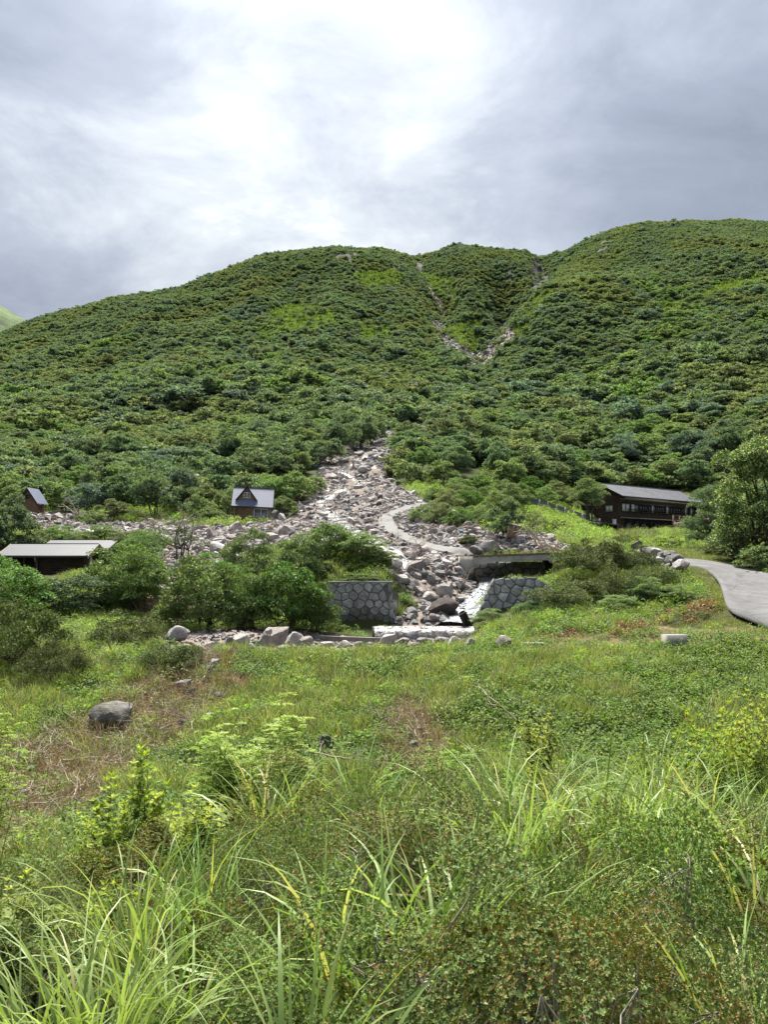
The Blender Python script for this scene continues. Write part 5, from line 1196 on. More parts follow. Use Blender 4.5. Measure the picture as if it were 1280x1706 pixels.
# dry stone wall along the road
def dry_wall():
    base = [(1064,948),(1078,952),(1092,958),(1106,964),(1120,970),(1134,977)]
    p0 = hit(1062, 950); t = thing('dry_stone_wall', 'dry stone wall of stacked grey boulders curving beside the asphalt road', 'stone wall', p0); rng = np.random.default_rng(3)
    n = 0
    for row, (dv, cnt) in enumerate(((0, 7), (-11, 8), (-21, 7))):
        for k in range(cnt):
            f = (k+.5*(row % 2)+.2)/cnt; u = 1060+78*f; vb = np.interp(u, [1055, 1080, 1110, 1140], [950, 955, 968, 982]); yb = np.interp(u, [1055, 1140], [48.0, 41.5])
            z = float(ter((u-640)/1280*yb, yb))
            p = P(u, 935, yb+.25*row); hgt = row*.40*np.interp(u, [1060, 1140], [1.1, .8])
            o = rock('stone', (p[0]-p0[0], p[1]-p0[1], z+hgt-p0[2]+.05), (rng.uniform(.6, .82), .8, .62), ('angular', 'rounded')[k % 2], ('grey', 'grey', 'pale', 'moss')[int(rng.integers(4))], rng, sink=.1, parent=t, tilt=.2)
    return t
dry_wall()
for k, (u, v, w, lab) in enumerate(((1075, 921, 22, 'pale rounded boulder on top of the dry stone wall start'), (1098, 925, 18, 'flat pale stone at the road edge above the dry stone wall'), (1118, 927, 26, 'long pale stone lying where the road starts'))):
    named_rock(u, v, w, 10, ('rounded', 'flat', 'flat')[k], 'pale', lab, .1, Y=(50, 51, 52)[k])

# ------------------------------------------------------------------ loose things among the stones
def beam():
    a = P(524, 1062, 35.2); e = P(637, 1066, 34.8); d = e-a; L = np.linalg.norm(d); b = MB()
    prof = [(0, 0), (.14, 0), (.14, .05), (.05, .05), (.05, .17), (.14, .17), (.14, .22), (0, .22)]
    b.prism([(0, y, z) for y, z in prof], (L, 0, 0)); o = b.build('steel_beam', M['steel']); o.location = a + [0, 0, -.14]; o.rotation_euler = (0, -math.atan2(d[2], math.hypot(d[0], d[1])), math.atan2(d[1], d[0]))
    tag(o, 'long grey steel beam lying across the boulder row', 'beam')
beam()
def pipe():
    c = P(783, 1047, 38.9); t = MB(); n = 26; ax = nrm(np.array([-.42, -.25, .82])); L = .95
    e1 = nrm(np.cross(ax, [0, 1, 0])); e2 = np.cross(ax, e1); th = np.arange(16)*2*math.pi/16
    rings = [(s/n*L, .20 + .018*math.cos(s*math.pi)) for s in range(n+1)] + [(L, .165), (L-.5, .165)]
    V = np.array([c + ax*s + r*(math.cos(a)*e1+math.sin(a)*e2) for s, r in rings for a in th]); F = [[i*16+j, i*16+(j+1) % 16, (i+1)*16+(j+1) % 16, (i+1)*16+j] for i in range(len(rings)-1) for j in range(16)]
    b = MB().add(V, F); b.addn(V[-16:]); tag(b.build('corrugated_pipe', M['plastic']), 'short black corrugated pipe leaning at the right end of the weir', 'pipe')
pipe()
def barrel():
    c = hit(768, 893); b = MB(); prof = [(0, .24), (.08, .27), (.25, .285), (.27, .30), (.30, .285), (.5, .285), (.52, .30), (.55, .285), (.72, .27), (.78, .24)]
    V = np.array([[r*math.cos(a), r*math.sin(a), z] for z, r in prof for a in np.arange(14)*2*math.pi/14]); F = [[i*14+j, i*14+(j+1) % 14, (i+1)*14+(j+1) % 14, (i+1)*14+j] for i in range(len(prof)-1) for j in range(14)]
    b.add(V, F); b.addn(V[:14][::-1]); b.addn(V[-14:]); o = b.build('barrel', M['teal']); o.location = c; o.rotation_euler = (.2, .15, 0); o.scale = (.55, .55, .6)
    tag(o, 'small teal plastic barrel among pale boulders near the track', 'barrel')
barrel()
def block():
    c = hit(1131, 1081) + [0, 0, .16]; t = thing('concrete_block', 'small square concrete block with a slab lid at the grass bank top', 'concrete block', c, .12); f = c[1]*PX
    MB().box((0, .25, -.05), (34*f, .5, 15*f+.4)).build('block', M['concrete'], t); MB().box((4*f, .3, 9.5*f+.07), (37*f, .52, .06)).build('lid', M['concrete'], t)
    c = hit(888, 1083); o = MB().prism([(-.42, 0, 0), (.45, .05, 0), (.40, .4, 0), (-.35, .38, 0)], (.02, 0, .13)).build('stone_slab', M['concrete']); o.location = c + [0, 0, .12]; tag(o, 'low flat concrete slab lying in the grass right of the lone boulder', 'slab')
block()
def snag(b, rng, p, d, L, r, depth, m=0):
    """a dead bleached limb with crooked side branches"""
    n = 7; pts = [np.array(p, float)]; d = nrm(np.array(d, float))
    for i in range(n-1): d = nrm(d + rng.normal(0, .20, 3)); pts.append(pts[-1] + d*L/(n-1))
    b.tube(pts, np.linspace(r, r*.35, n), 6, m)
    if depth:
        for k in range(3): i = int(rng.integers(2, n-1)); snag(b, rng, pts[i], d + rng.normal(0, .75, 3), L*rng.uniform(.4, .65), r*.55, depth-1, m)
def dead_tree(u, v, Y, segs, label, seed, r=.10):
    rng = np.random.default_rng(seed); c = np.array(P(u, v, Y)); c[2] = max(c[2], float(ter(c[0], c[1]))+.05); b = MB()
    for d, L in segs: snag(b, rng, (0, 0, 0), d, L, r, 2)
    o = b.build('driftwood', M['drift'], smooth=True); o.location = c; return tag(o, label, 'driftwood', 'driftwood stranded by the flood')
dead_tree(908, 914, 54, [((-1.0, .1, 1.0), 2.6), ((-.9, .3, .25), 1.4), ((1, .2, .25), 1.5)], 'bleached dead tree with forked branches lying behind the bridge rail', 4, .11)
dead_tree(925, 915, 53, [((1, .1, .12), 1.0), ((-1, .1, .25), 1.2), ((.2, .3, .6), .7)], 'knotted grey root stump beside the bridge rail', 8, .14)
dead_tree(128, 858, 88, [((-.7, .1, .6), 1.9), ((-.3, .1, .9), 2.4), ((.5, 0, .5), 1.2)], 'bleached branches sticking up from rubble below the edge cabin', 5, .09)
dead_tree(60, 872, 84, [((1, .0, .3), 2.6), ((.6, .2, .1), 2.0)], 'pale log lying on the rubble heap below the edge cabin', 6, .10)
dead_tree(300, 880, 80, [((-1, 0, .6), 2.4), ((.5, .2, .7), 2.2), ((.1, 0, 1), 1.8)], 'bleached tangle of branches under the trees left of the small cabin', 7, .07)
dead_tree(688, 918, 55, [((.7, .1, .7), 1.5)], 'thin pale stick leaning up beside the track', 9, .05)
dead_tree(470, 892, 79, [((.8, .1, .6), 1.7), ((-1, 0, .25), 1.6)], 'pale broken branches beneath the boulder beside the small cabin', 10, .07)
dead_tree(205, 888, 70, [((1, 0, .05), 3.3), ((1, .1, .12), 2.4)], 'long fallen log behind the hut roofs', 11, .12)
dead_tree(290, 975, 55, [((-1, -.1, .2), 2.2), ((-.6, 0, .5), 1.4), ((1, .1, .3), 1.2)], 'pale branches at the foot of the airy grey-green tree', 12, .06)
dead_tree(860, 1200, 18.5, [((-.55, .3, .75), 1.1)], 'thin bleached branch stuck in the middle of the grass bank', 14, .022)
dead_tree(560, 1262, 15.5, [((-1, .2, .15), .7), ((.8, .1, .1), .5)], 'thin pale stick beside the dark mossy boulder on the bank', 15, .02)
dead_tree(770, 880, 64, [((1, 0, .3), 1.2)], 'short pale log above the teal barrel', 16, .06)
def dark_tarp():
    c = hit(152, 890); b = MB(); b.box((0, 0, .1), (2.4, .5, .5)); rng = np.random.default_rng(2)
    t = thing('black_bags', 'row of black sandbags on the rubble behind the hut roofs', 'sandbags', c)
    for k in range(5):
        V, F = ROCK['rounded'][k % 3]; o = MB().add(V*[.34, .3, .26], F).build('bag', M['plastic'], t, smooth=True); o.location = (-.75+.4*k, .1*(k % 2), .2+.12*(k % 2)); o.rotation_euler = (0, .2*k, k)
    c = hit(190, 897); t = thing('wooden_platform', 'low dark wooden platform edge behind the hut roofs', 'platform', c, -.02)
    for k in range(3): MB().box((-1.6+1.7*k, 0, .12), (1.66, 1.2, .16)).build('plank', M['brown_board'], t)
    MB().box((.1, .1, -.18), (4.9, .9, .42)).build('base', M['dark_in'], t)
    MB().box((2.0, -.1, .42), (1.9, .5, .40)).build('concrete_kerb', M['concrete'], t)
dark_tarp()

# ------------------------------------------------------------------ plants: kinds
def two(b, me_name, mats): return b.mesh(me_name, mats)
def split_tree(seed, leaf, R, H, base, npads, per, ll, lw, **kw):
    """crown mesh and trunk mesh"""
    b = make_tree(seed, R, H, base, npads, per, ll, lw, None, **kw)
    cr, tr = MB(), MB()
    V = np.vstack(b.V); off = 0
    for f, m in zip(b.F, b.M):
        t = cr if m[0] == 0 else tr; lo, hi = f.min(), f.max(); t.add(V[lo:hi+1], f-lo)
    return cr.mesh('crown', M[leaf]), tr.mesh('trunk', M['bark'], True)
def joined_tree(seed, leaf, *a, **kw):
    return make_tree(seed, *a, None, **kw).mesh('kind', [M[leaf], M['bark']])
def plant(name, label, cat, loc, kind, w, h, rz, group=None, parts=('crown', 'trunk'), tilt=0.0):
    """kind = (meshes, R, H): scaled to the width and height wanted"""
    mes, R, H = kind; t = thing(name, label, cat, loc, rz, group); t.rotation_euler = (tilt*math.cos(rz*3), tilt*math.sin(rz*3), rz)
    for p, me in zip(parts, mes):
        o = put(p, me, t); o.scale = (w/2/R, w/2/R, h/H)
    return t
CANOPY = {}
for leaf, n0 in (('hill', 0), ('hill_yellow', 20), ('hill_bright', 40), ('hill_blue', 60)):
    CANOPY[leaf] = [(split_tree(200+n0+k, leaf, 2.6, 4.2, 1.0, 34, 150, .30, .15, pad=.30, flat=.42, stems=5, trunk_r=.07), 2.6, 4.2) for k in range(3)]
BUSH = {}
for leaf in ('bush', 'white_tip', 'bush_grey', 'hill_bright', 'flower', 'azalea_mid', 'hill_yellow'):
    BUSH[leaf] = [(split_tree(300+k+len(leaf), leaf, 1.6, 2.2, .10, 52, 210, .125, .055, pad=.27, flat=.5, stems=6, trunk_r=.035, up=.7), 1.6, 2.2) for k in range(2)]
MOUND = [(split_tree(340+k, 'azalea_mid', 1.3, 1.0, .02, 46, 210, .075, .034, pad=.24, flat=.5, stems=6, trunk_r=.02, up=.9), 1.3, 1.0) for k in range(2)]
AIRY = [(split_tree(350, 'bush_grey', 1.8, 3.2, .9, 26, 120, .13, .05, pad=.27, flat=.35, stems=5, trunk_r=.06), 1.8, 3.2)]
ROUND = [(split_tree(360+k, 'hill', 1.6, 3.0, .4, 44, 200, .16, .075, pad=.28, flat=.5, stems=4, trunk_r=.08), 1.6, 3.0) for k in range(2)]
LAWN = [(split_tree(370, 'hill_yellow', 2.2, 5.2, 2.1, 40, 190, .19, .09, pad=.30, flat=.4, stems=3, trunk_r=.12), 2.2, 5.2)]
BIG = [(split_tree(380, 'flower', 3.4, 7.2, .2, 120, 330, .20, .075, pad=.26, flat=.55, stems=5, trunk_r=.16), 3.4, 7.2)]
TALLDARK = [(split_tree(381, 'hill', 2.4, 5.4, .1, 75, 260, .17, .08, pad=.28, flat=.45, stems=4, trunk_r=.09), 2.4, 5.4)]

# ------------------------------------------------------------------ shrubs and trees of the middle distance
rng = np.random.default_rng(31)
def mid(kind, u, Y, w, h, label, cat='shrub', name='shrub', group=None, parts=('foliage', 'stem'), dz=0.0, v=None):
    x = (u-CU)/FPX*Y*.998; z = float(ter(x, Y)) + dz
    return plant(name, label, cat, (x, Y, z-.05), kind, w, h, rng.uniform(0, 6.28), group, parts)
TP = ('crown', 'trunk')
mid(BUSH['white_tip'][0], 338, 36.2, 4.2, 3.2, 'big leafy bush left of the stone wall, front left of its clump')
mid(BUSH['bush'][0], 415, 36.6, 3.4, 2.6, 'front middle bush of the clump left of the stone wall')
mid(BUSH['white_tip'][1], 478, 37.0, 3.8, 3.1, 'bush with whitish tips in the clump left of the stone wall')
mid(BUSH['bush'][1], 522, 37.2, 2.6, 2.2, 'small bush touching the left edge of the stone wall')
mid(BUSH['hill_yellow'][0], 415, 45, 3.6, 2.9, 'rounded yellow-green bush rising against the rubble below the small cabin')
mid(BUSH['bush'][0], 352, 41, 4.0, 2.7, 'pale green bush behind the front left one of the clump')
mid(BUSH['hill_yellow'][1], 505, 43, 3.6, 2.7, 'bush on the left shoulder of the green mound behind the wall')
mid(BUSH['bush'][1], 550, 45, 3.2, 2.0, 'low bush on the green mound behind the wall')
mid(BUSH['hill_bright'][0], 596, 45, 3.4, 1.25, 'bright low bush on top of the green mound')
mid(BUSH['hill_bright'][1], 635, 44.6, 2.0, .7, 'bright trailing growth at the right shoulder of the green mound')
mid(BUSH['white_tip'][0], 205, 43.5, 4.4, 2.9, 'wide bush with pale tips before the hut, widest on the left')
mid(BUSH['bush'][0], 232, 42, 3.6, 3.1, 'bush right of the wide pale-tipped one at the root bank', )
mid(BUSH['white_tip'][1], 60, 45, 4.6, 1.35, 'pale-tipped bush below the open bay of the front hut')
mid(BUSH['bush_grey'][0], 128, 41, 4.0, 1.9, 'dull green bush below the front hut')
mid(BUSH['bush'][1], 20, 39, 4.2, 2.3, 'bush at the left edge below the huts')
mid(BUSH['bush'][0], -30, 42, 4.2, 3.2, 'bush half out of the frame at the left edge below the huts')
mid(AIRY[0], 302, 55, 4.3, 3.8, 'airy grey-green small tree standing in the rubble left of the middle', 'tree', 'tree', None, TP)
mid(ROUND[0], 14, 63, 4.4, 5.2, 'dark tree at the left edge above the huts', 'tree', 'tree', None, TP)
mid(ROUND[1], -40, 60, 5, 5.5, 'dark tree cut by the left edge above the huts', 'tree', 'tree', None, TP)
for k_, (u_, Y_, w_, h_, l_) in enumerate(((1232, 49, 3.0, 1.7, 'dark bush under the left side of the blossoming tree'), (1272, 46, 3.2, 1.6, 'dark bush under the blossoming tree at the right edge'), (1205, 54, 2.6, 1.5, 'dark bush left of the blossoming tree above the verge'), (1310, 49, 3, 2, 'dark bush cut by the right edge'))): mid(BUSH['azalea_mid' if k_ == 2 else 'flower'][k_ % 2], u_, Y_, w_, h_, l_)
for k, (u, Y, w, h) in enumerate(((95, 70, 4, 1.6), (130, 68, 3.6, 1.4), (170, 71, 4, 1.2), (210, 66, 3.6, 1.4), (245, 63, 3.4, 1.7), (60, 68, 3.5, 2.0), (232, 58, 3.6, 2.0))):
    mid(BUSH[('hill_bright', 'hill_yellow')[k % 2]][k % 2], u, Y, w, h, ['light green bush left of centre in the hedge behind the huts', 'yellow-green bush behind the ridge of the rear hut', 'low light bush right of the rear hut ridge', 'yellowish bush below the log behind the huts', 'light bush at the right end of the hedge behind the huts', 'taller bush at the left end of the hedge behind the huts', 'bright bush right of the rear hut roof'][k])
mid(ROUND[0], 845, 62, 3.1, 3.0, 'dark round bushy tree behind the notice board', 'tree', 'tree', None, TP)
mid(BUSH['azalea_mid'][0], 782, 60, 1.6, .8, 'dull brownish low bush right of the teal barrel')
mid(LAWN[0], 984, 90, 4.6, 5.6, 'yellow-green tree in front of the lodge gable', 'tree', 'tree', None, TP)
mid(TALLDARK[0], 1190, 63, 4.6, 5.4, 'dark spreading tree hiding the right end of the lodge', 'tree', 'tree', None, TP)
mid(BIG[0], 1278, 50, 6.4, 7.9, 'big dense tree with cream blossom clusters at the right edge', 'tree', 'tree', None, TP)
mid(TALLDARK[0], 1330, 60, 6, 6.5, 'dark tree behind the blossoming tree at the right edge', 'tree', 'tree', None, TP)
mid(TALLDARK[0], 1225, 57, 3.2, 3.6, 'dark low tree under the blossoming tree', 'tree', 'tree', None, TP)
AZ = [(948, 37.6, 3.9, 1.35, 'wide dark azalea mound right of the masonry trapezoid'), (1025, 38.5, 2.8, 1.5, 'round dark azalea mound right of the widest mound'), (990, 43, 4.2, 1.9, 'large azalea mound below the bridge wing'), (1055, 43.5, 2.9, 1.3, 'azalea mound before the dry stone wall'), (975, 47.5, 2.6, 1.3, 'azalea mound under the concrete ramp of the bridge'), (1090, 40, 2.4, .9, 'low azalea mound left of the grass verge'), (940, 46.5, 1.6, 1.0, 'small azalea mound at the right bridge end'),
      (1045, 62, 2.4, .9, 'dark low mound behind the dry stone wall'), (1115, 63, 2.6, .9, 'dark low mound in the meadow above the road start'), (905, 70, 2.8, 1.3, 'dark azalea mound in the meadow right of the round tree'), (935, 74, 1.9, .9, 'small dark mound in the meadow before the panel fence'), (885, 76, 2.2, 1.2, 'dark mound below the left end of the panel fence')]
for k, (u, Y, w, h, lab) in enumerate(AZ): mid(MOUND[k % 2], u, Y, w, h, lab, name='azalea_mound')
for k, (u, Y, w, h, lab) in enumerate([(1075, 37.5, 2.4, 1.0, 'bright leafy growth between the azalea mounds and the red withered leaves'), (1030, 36, 2.0, .7, 'leafy growth in front of the round azalea mound'), (880, 37, 1.6, .7, 'leafy growth at the foot of the masonry trapezoid'), (815, 37.5, 1.7, .8, 'bush hanging over the right end of the weir'), (950, 50, 2.2, 1.0, 'bright growth at the concrete ramp of the bridge'), (845, 46, 1.3, .55, 'small green growth above the masonry trapezoid'), (1120, 36.5, 1.7, .6, 'leafy growth near the road verge'), (600, 41.5, 2.2, .45, 'green growth along the top of the masonry wall'), (556, 38.9, 1.3, .6, 'small bush at the left foot of the masonry wall'), (640, 38.9, 1.0, .45, 'small green tuft at the right foot of the masonry wall'), (668, 42.3, 1.1, .5, 'green growth on the sloping return of the masonry wall')]):
    mid(BUSH['hill_bright'][k % 2], u, Y, w, h, lab)
mid(MOUND[0], 30, 27.5, 3.7, 2.1, 'large dark twiggy azalea at the left edge above the dry gully', name='azalea_mound'); mid(MOUND[1], 95, 26, 2.2, 1.3, 'dark azalea leaning over the dry gully', name='azalea_mound')
mid(MOUND[1], 215, 30.5, 2.8, 1.3, 'dark low azalea below the pale-tipped bushes', name='azalea_mound'); mid(MOUND[0], 290, 26.5, 2.4, .9, 'dull azalea at the head of the dry gully', name='azalea_mound'); mid(MOUND[1], -20, 31, 3.5, 2.0, 'dark azalea half out of the frame at the left edge', name='azalea_mound')

# the slope between rubble and lodge: bright low bushes
SLOPE = [(705, 74, 2.6, 1.3), (735, 72, 3.4, 1.9), (768, 70, 3.2, 1.5), (800, 74, 3.6, 1.7), (745, 80, 3.6, 1.8), (785, 84, 3.6, 1.8), (830, 80, 3.6, 2.0), (770, 92, 4, 2.0), (725, 88, 3, 1.5), (815, 93, 4, 2.1), (855, 88, 4, 2.4), (870, 98, 4.2, 2.3), (910, 104, 4, 2.1), (840, 104, 4, 2.2), (800, 103, 4, 2.0), (765, 102, 3.6, 1.8), (925, 112, 4.2, 2.4), (885, 113, 4.2, 2.2), (845, 115, 4.2, 2.2), (950, 118, 4.4, 2.4), (905, 123, 4.4, 2.6)]
sl_words = ['nearest the bend of the track', 'behind the white angular boulder', 'above the teal barrel', 'left of the dark round tree, lower one', 'left of the dark round tree, second row', 'left of the dark round tree, third row', 'just above the dark round tree', 'in the middle of the bright slope', 'at the rubble edge above the track', 'in the bright slope above the dark round tree', 'above and right of the dark round tree', 'left of the panel fence end', 'above the panel fence, lower left', 'high above the dark round tree', 'high in the middle of the bright slope', 'high at the rubble edge', 'above the panel fence near the yellow-green tree', 'above the panel fence start', 'at the upper left of the bright slope', 'behind the yellow-green tree', 'topmost of the bright slope']
for k, (u, Y, w, h) in enumerate(SLOPE):
    mid(BUSH[('hill_bright', 'bush', 'hill_yellow')[(k*5) % 3]][k % 2], u, Y, w, h*1.15, ('bright', 'green', 'yellow-green')[(k*5) % 3] + ' bush ' + sl_words[k], group='bushes on the slope left of the lodge')

# ------------------------------------------------------------------ the wooded mountain
NOTREE = DEBRIS + PALE + CLIFF
def hill_wood():
    rng = np.random.default_rng(12)
    # trees one can tell apart: the nearest belt, planted one by one
    tones = [('hill', 'dark green'), ('hill_yellow', 'yellow-green'), ('hill_bright', 'bright green'), ('hill_blue', 'bluish green')]
    pts = []
    near = [(150,98,5,4.6),(200,100,5.5,5.2),(255,97,6,5.6),(300,103,5.5,5.6),(345,99,5,4.0),(365,108,5.5,4.6),(410,104,5.4,5.0),(455,103,5.2,4.8),(492,106,4.8,4.6),(520,112,4,3.2),(330,92,3.6,3.0),(355,90,3.2,2.4),(378,94,3.4,4.2),(105,104,5.2,4.2),(60,110,5.4,4.4),(10,106,5,4.4),(240,110,5.5,4.6),(440,112,5,4.2),(185,92,4.0,2.6),(150,88,3.0,1.8),(475,96,3.4,2.6),
            (700,119,4.6,3.6),(690,130,4.6,3.6),(735,108,4.6,3.6),(760,118,5.4,4.6),(705,143,5,4.2),(600,165,8.5,7),(618,178,9,8),(742,172,8,7.0),(738,150,7.0,6.0),(570,158,8,6.2),(765,162,8,6.5),(820,150,7,5.6),(545,140,7,5),(880,160,7,5.5),(1150,165,8,7),(1080,170,8,6.5),(1215,160,8,7)]
    for u, Y, w, h in near: pts.append(((u-CU)/FPX*Y, Y, w, h))
    for Y0, Y1, d in ((112, 150, 5.8), (150, 215, 7.2)):
        x, y = poisson(-110, 120, Y0, Y1, d, rng)
        z = ter(x, y); u, v = project(x, y, z); k = in_view(x, y, z, 60, 40)
        for dx_, dy_ in ((0, 0), (-2.8, 0), (2.8, 0), (-1.5, -4), (1.5, -4), (0, 3)): k &= ~mask(x+dx_, y+dy_, ter(x+dx_, y+dy_), DEBRIS[:2], .4)
        k &= ~((u > 850) & (u < 1240) & (y < 150) & (v > 815))
        for hx, hy, hr in HOUSES: k &= (x-hx)**2+(y-hy)**2 > (hr+2.5)**2
        for a, b_ in zip(x[k], y[k]): 
            if min((a-q[0])**2+(b_-q[1])**2 for q in pts) > 9: pts.append((a, b_, rng.uniform(5.0, 8.4), rng.uniform(3.6, 5.8)))
    pts.sort(key=lambda q: -q[2]/q[1]); pts = pts[:285]
    zone = lambda u, v, Y: ('behind the edge cabin' if u < 130 else 'left of the small cabin' if u < 360 else 'around the small cabin') if Y < 112 and u < 540 else \
        ('on the left slope' if u < 200 else 'above the small cabin' if u < 430 else 'left of the debris flow' if u < 650 else 'right of the debris flow' if u < 800 else 'above the bright bushes' if u < 980 else 'behind the lodge' if u < 1150 else 'above the blossoming tree')
    groups = {}
    for x, y, w, h in pts:
        z = float(ter(x, y)); u, v = project(x, y, z); n = vnoise(x/22, y/22, 55)+rng.normal(0, .16)
        k = 1 if n > .17 else 2 if n < -.24 else 3 if rng.uniform() < .22 else 0
        leaf, tw = tones[k]; sw = 'low spreading' if h/w < .72 else 'tall' if h/w > .92 else 'rounded'
        o = plant('tree', '', 'tree', (x, y, z-.2), CANOPY[leaf][int(rng.integers(3))], w, h, rng.uniform(0, 6.28), 'trees on the mountain slope', tilt=.08)
        groups.setdefault((tw, sw, zone(u, v, y)), []).append((o, u, v))
    for (tw, sw, zn), L in groups.items():
        base = f'{sw} {tw} tree {zn}'
        if len(L) == 1: L[0][0]['label'] = base; continue
        L.sort(key=lambda q: q[2]); m = len(L); rows = max(1, int(math.sqrt(m)+.3)); ordn = ['top', 'upper', 'third', 'fourth', 'fifth', 'sixth', 'lowest']
        per = math.ceil(m/rows)
        for r in range(rows):
            S = sorted(L[r*per:(r+1)*per], key=lambda q: q[1]); rw = '' if rows == 1 else ('upper row' if r == 0 else 'lowest row' if r == rows-1 else f'{("second", "third", "fourth", "fifth")[r-1]} row')
            for j, (o, _, _) in enumerate(S):
                cw = '' if len(S) == 1 else 'leftmost' if j == 0 else 'rightmost' if j == len(S)-1 else f'{("second", "third", "fourth", "fifth", "sixth", "seventh", "eighth")[min(j-1, 6)]} from left'
                o['label'] = base + ''.join(', ' + q for q in (rw, cw) if q)
    print('hill trees', len(pts))
    # everything farther off reads as one mass
    far = []
    for leaf, n in (('hill', 4), ('hill_blue', 2), ('hill_yellow', 2), ('hill_bright', 1)):
        for k in range(n): far.append(joined_tree(500+k+len(leaf)*10, leaf, 1.8, 2.5, .3, 20, 46, .40, .24, pad=.34, flat=.45, stems=2, trunk_r=.05))
    X, Y, S = [], [], []
    for Y0, Y1, d, s in ((108, 205, 3.4, 1.15), (205, 290, 4.6, 1.55), (205, 310, 3.0, 1.0), (290, 400, 4.2, 1.05), (300, 420, 2.6, .85), (420, 760, 2.3, .76)):
        w = .58*Y1; x, y = poisson(-w, w, Y0, Y1, d, rng); X.append(x); Y.append(y); S.append(np.full(len(x), s))
    x, y, s = map(np.concatenate, (X, Y, S)); z = ter(x, y); u, v = project(x, y, z); keep = in_view(x, y, z, 70, 40)
    keep &= ~mask(x, y, z, DEBRIS[:3]+DEBRIS[5:], .9) & ~(mask(x, y, z, DEBRIS[3:5], 1.0) & (rng.uniform(0, 1, len(x)) < .87)) & ~(mask(x-1.3, y-1.5, z, DEBRIS[:2], .5) & (y < 220)) & ~(mask(x+1.3, y-1.5, z, DEBRIS[:2], .5) & (y < 220)) & ~(mask(x, y, z, CLIFF[:1], .9) & (rng.uniform(0, 1, len(x)) < .85)) & ~(mask(x, y, z, CLIFF[1:], .9) & (rng.uniform(0, 1, len(x)) < .5)) & ~(mask(x, y, z, PALE, .8) & (rng.uniform(0, 1, len(x)) < .9)) & ~((u > 840) & (u < 1240) & (y < 150) & (v > 815)) & ~((y < 128) & (u > 690) & (u < 1000))
    # hidden behind the ridge
    ridge = np.array([(-200, 620), (0, 560), (100, 523), (200, 495), (300, 480), (430, 428), (560, 413), (690, 428), (760, 415), (880, 418), (930, 422), (1000, 390), (1060, 372), (1150, 366), (1180, 372), (1280, 366), (1500, 360)])
    keep &= (v < np.interp(u, ridge[:, 0], ridge[:, 1]) + 520) & ~((y > 560) & (v > np.interp(u, ridge[:, 0], ridge[:, 1]) + 60))
    for hx, hy, hr in HOUSES: keep &= (x-hx)**2+(y-hy)**2 > (hr+1.5)**2
    x, y, z, s = x[keep], y[keep], z[keep], s[keep]; n = len(x)
    nz = vnoise(x/26, y/30, 55) + .5*vnoise(x/9, y/9, 56); r = rng.uniform(0, 1, n)
    idx = np.where(nz > .20, np.where(r < .6, 6, 7), np.where(nz < -.34, 8, np.where(r < .55, (r*7.27).astype(int), np.where(r < .85, 4 + (r > .7), 6))))
    idx = np.where((y > 380) & (idx == 8), 4, idx)
    sc = s*rng.lognormal(0, .21, n)*(1+.5*np.clip(vnoise(x/14, y/14, 77), 0, 1)); sc3 = np.stack([sc*rng.uniform(.9, 1.35, n), sc*rng.uniform(.9, 1.35, n), sc*rng.uniform(.7, 1.1, n)], -1)
    rot = np.stack([rng.normal(0, .12, n), rng.normal(0, .12, n), rng.uniform(0, 6.28, n)], -1)
    scatter('forest', np.stack([x, y, z-.3], -1), rot, sc3, np.clip(idx, 0, 8), far, 'dense low forest covering the mountain')
    print('forest', n)
    # pale open patches: low bamboo grass
    b = MB(); r2 = np.random.default_rng(3)
    blades(r2, b, 60, 1.3, .22, .9, .35, 3, droop=.9); me = b.mesh('kind', M['weed'])
    x, y = poisson(-230, 300, 255, 640, 1.9, rng); z = ter(x, y); k = in_view(x, y, z, 30, 30) & mask(x, y, z, PALE, .8)
    n = k.sum(); scatter('bamboo_grass', np.stack([x, y, z], -1)[k], np.stack([np.zeros(n), np.zeros(n), rng.uniform(0, 6.28, n)], -1), np.repeat(rng.uniform(.7, 1.4, (n, 1)), 3, 1), np.zeros(n, int), [me], 'pale open grass patches high on the mountain')
hill_wood()

# ------------------------------------------------------------------ grass and undergrowth
def tuft(seed, n, h, w, spread, lean, mat, seg=4, droop=1.0):
    b = MB(); blades(np.random.default_rng(seed), b, n, h, w, spread, lean, seg, droop=droop); return b.mesh('kind', M[mat])
def weedclump(seed, leaf, R, H, n, ll, lw):
    r = np.random.default_rng(seed); b = MB(); a = r.uniform(0, 6.283, n); rr = R*np.sqrt(r.uniform(0, 1, n)); z = H*(1-(rr/R)**2*.6)*r.uniform(.15, 1, n)
    Pp = np.stack([rr*np.cos(a), rr*np.sin(a), z], -1); D = nrm(np.stack([np.cos(a), np.sin(a), a*0+.25], -1) + r.normal(0, .55, (n, 3))); Nn = nrm(np.array([0, 0, 1.0]) + r.normal(0, .35, (n, 3)))
    leaf_quads(b, Pp, D, Nn, ll*r.uniform(.5, 1.3, n), lw*r.uniform(.6, 1.2, n)); return b.mesh('kind', M[leaf])
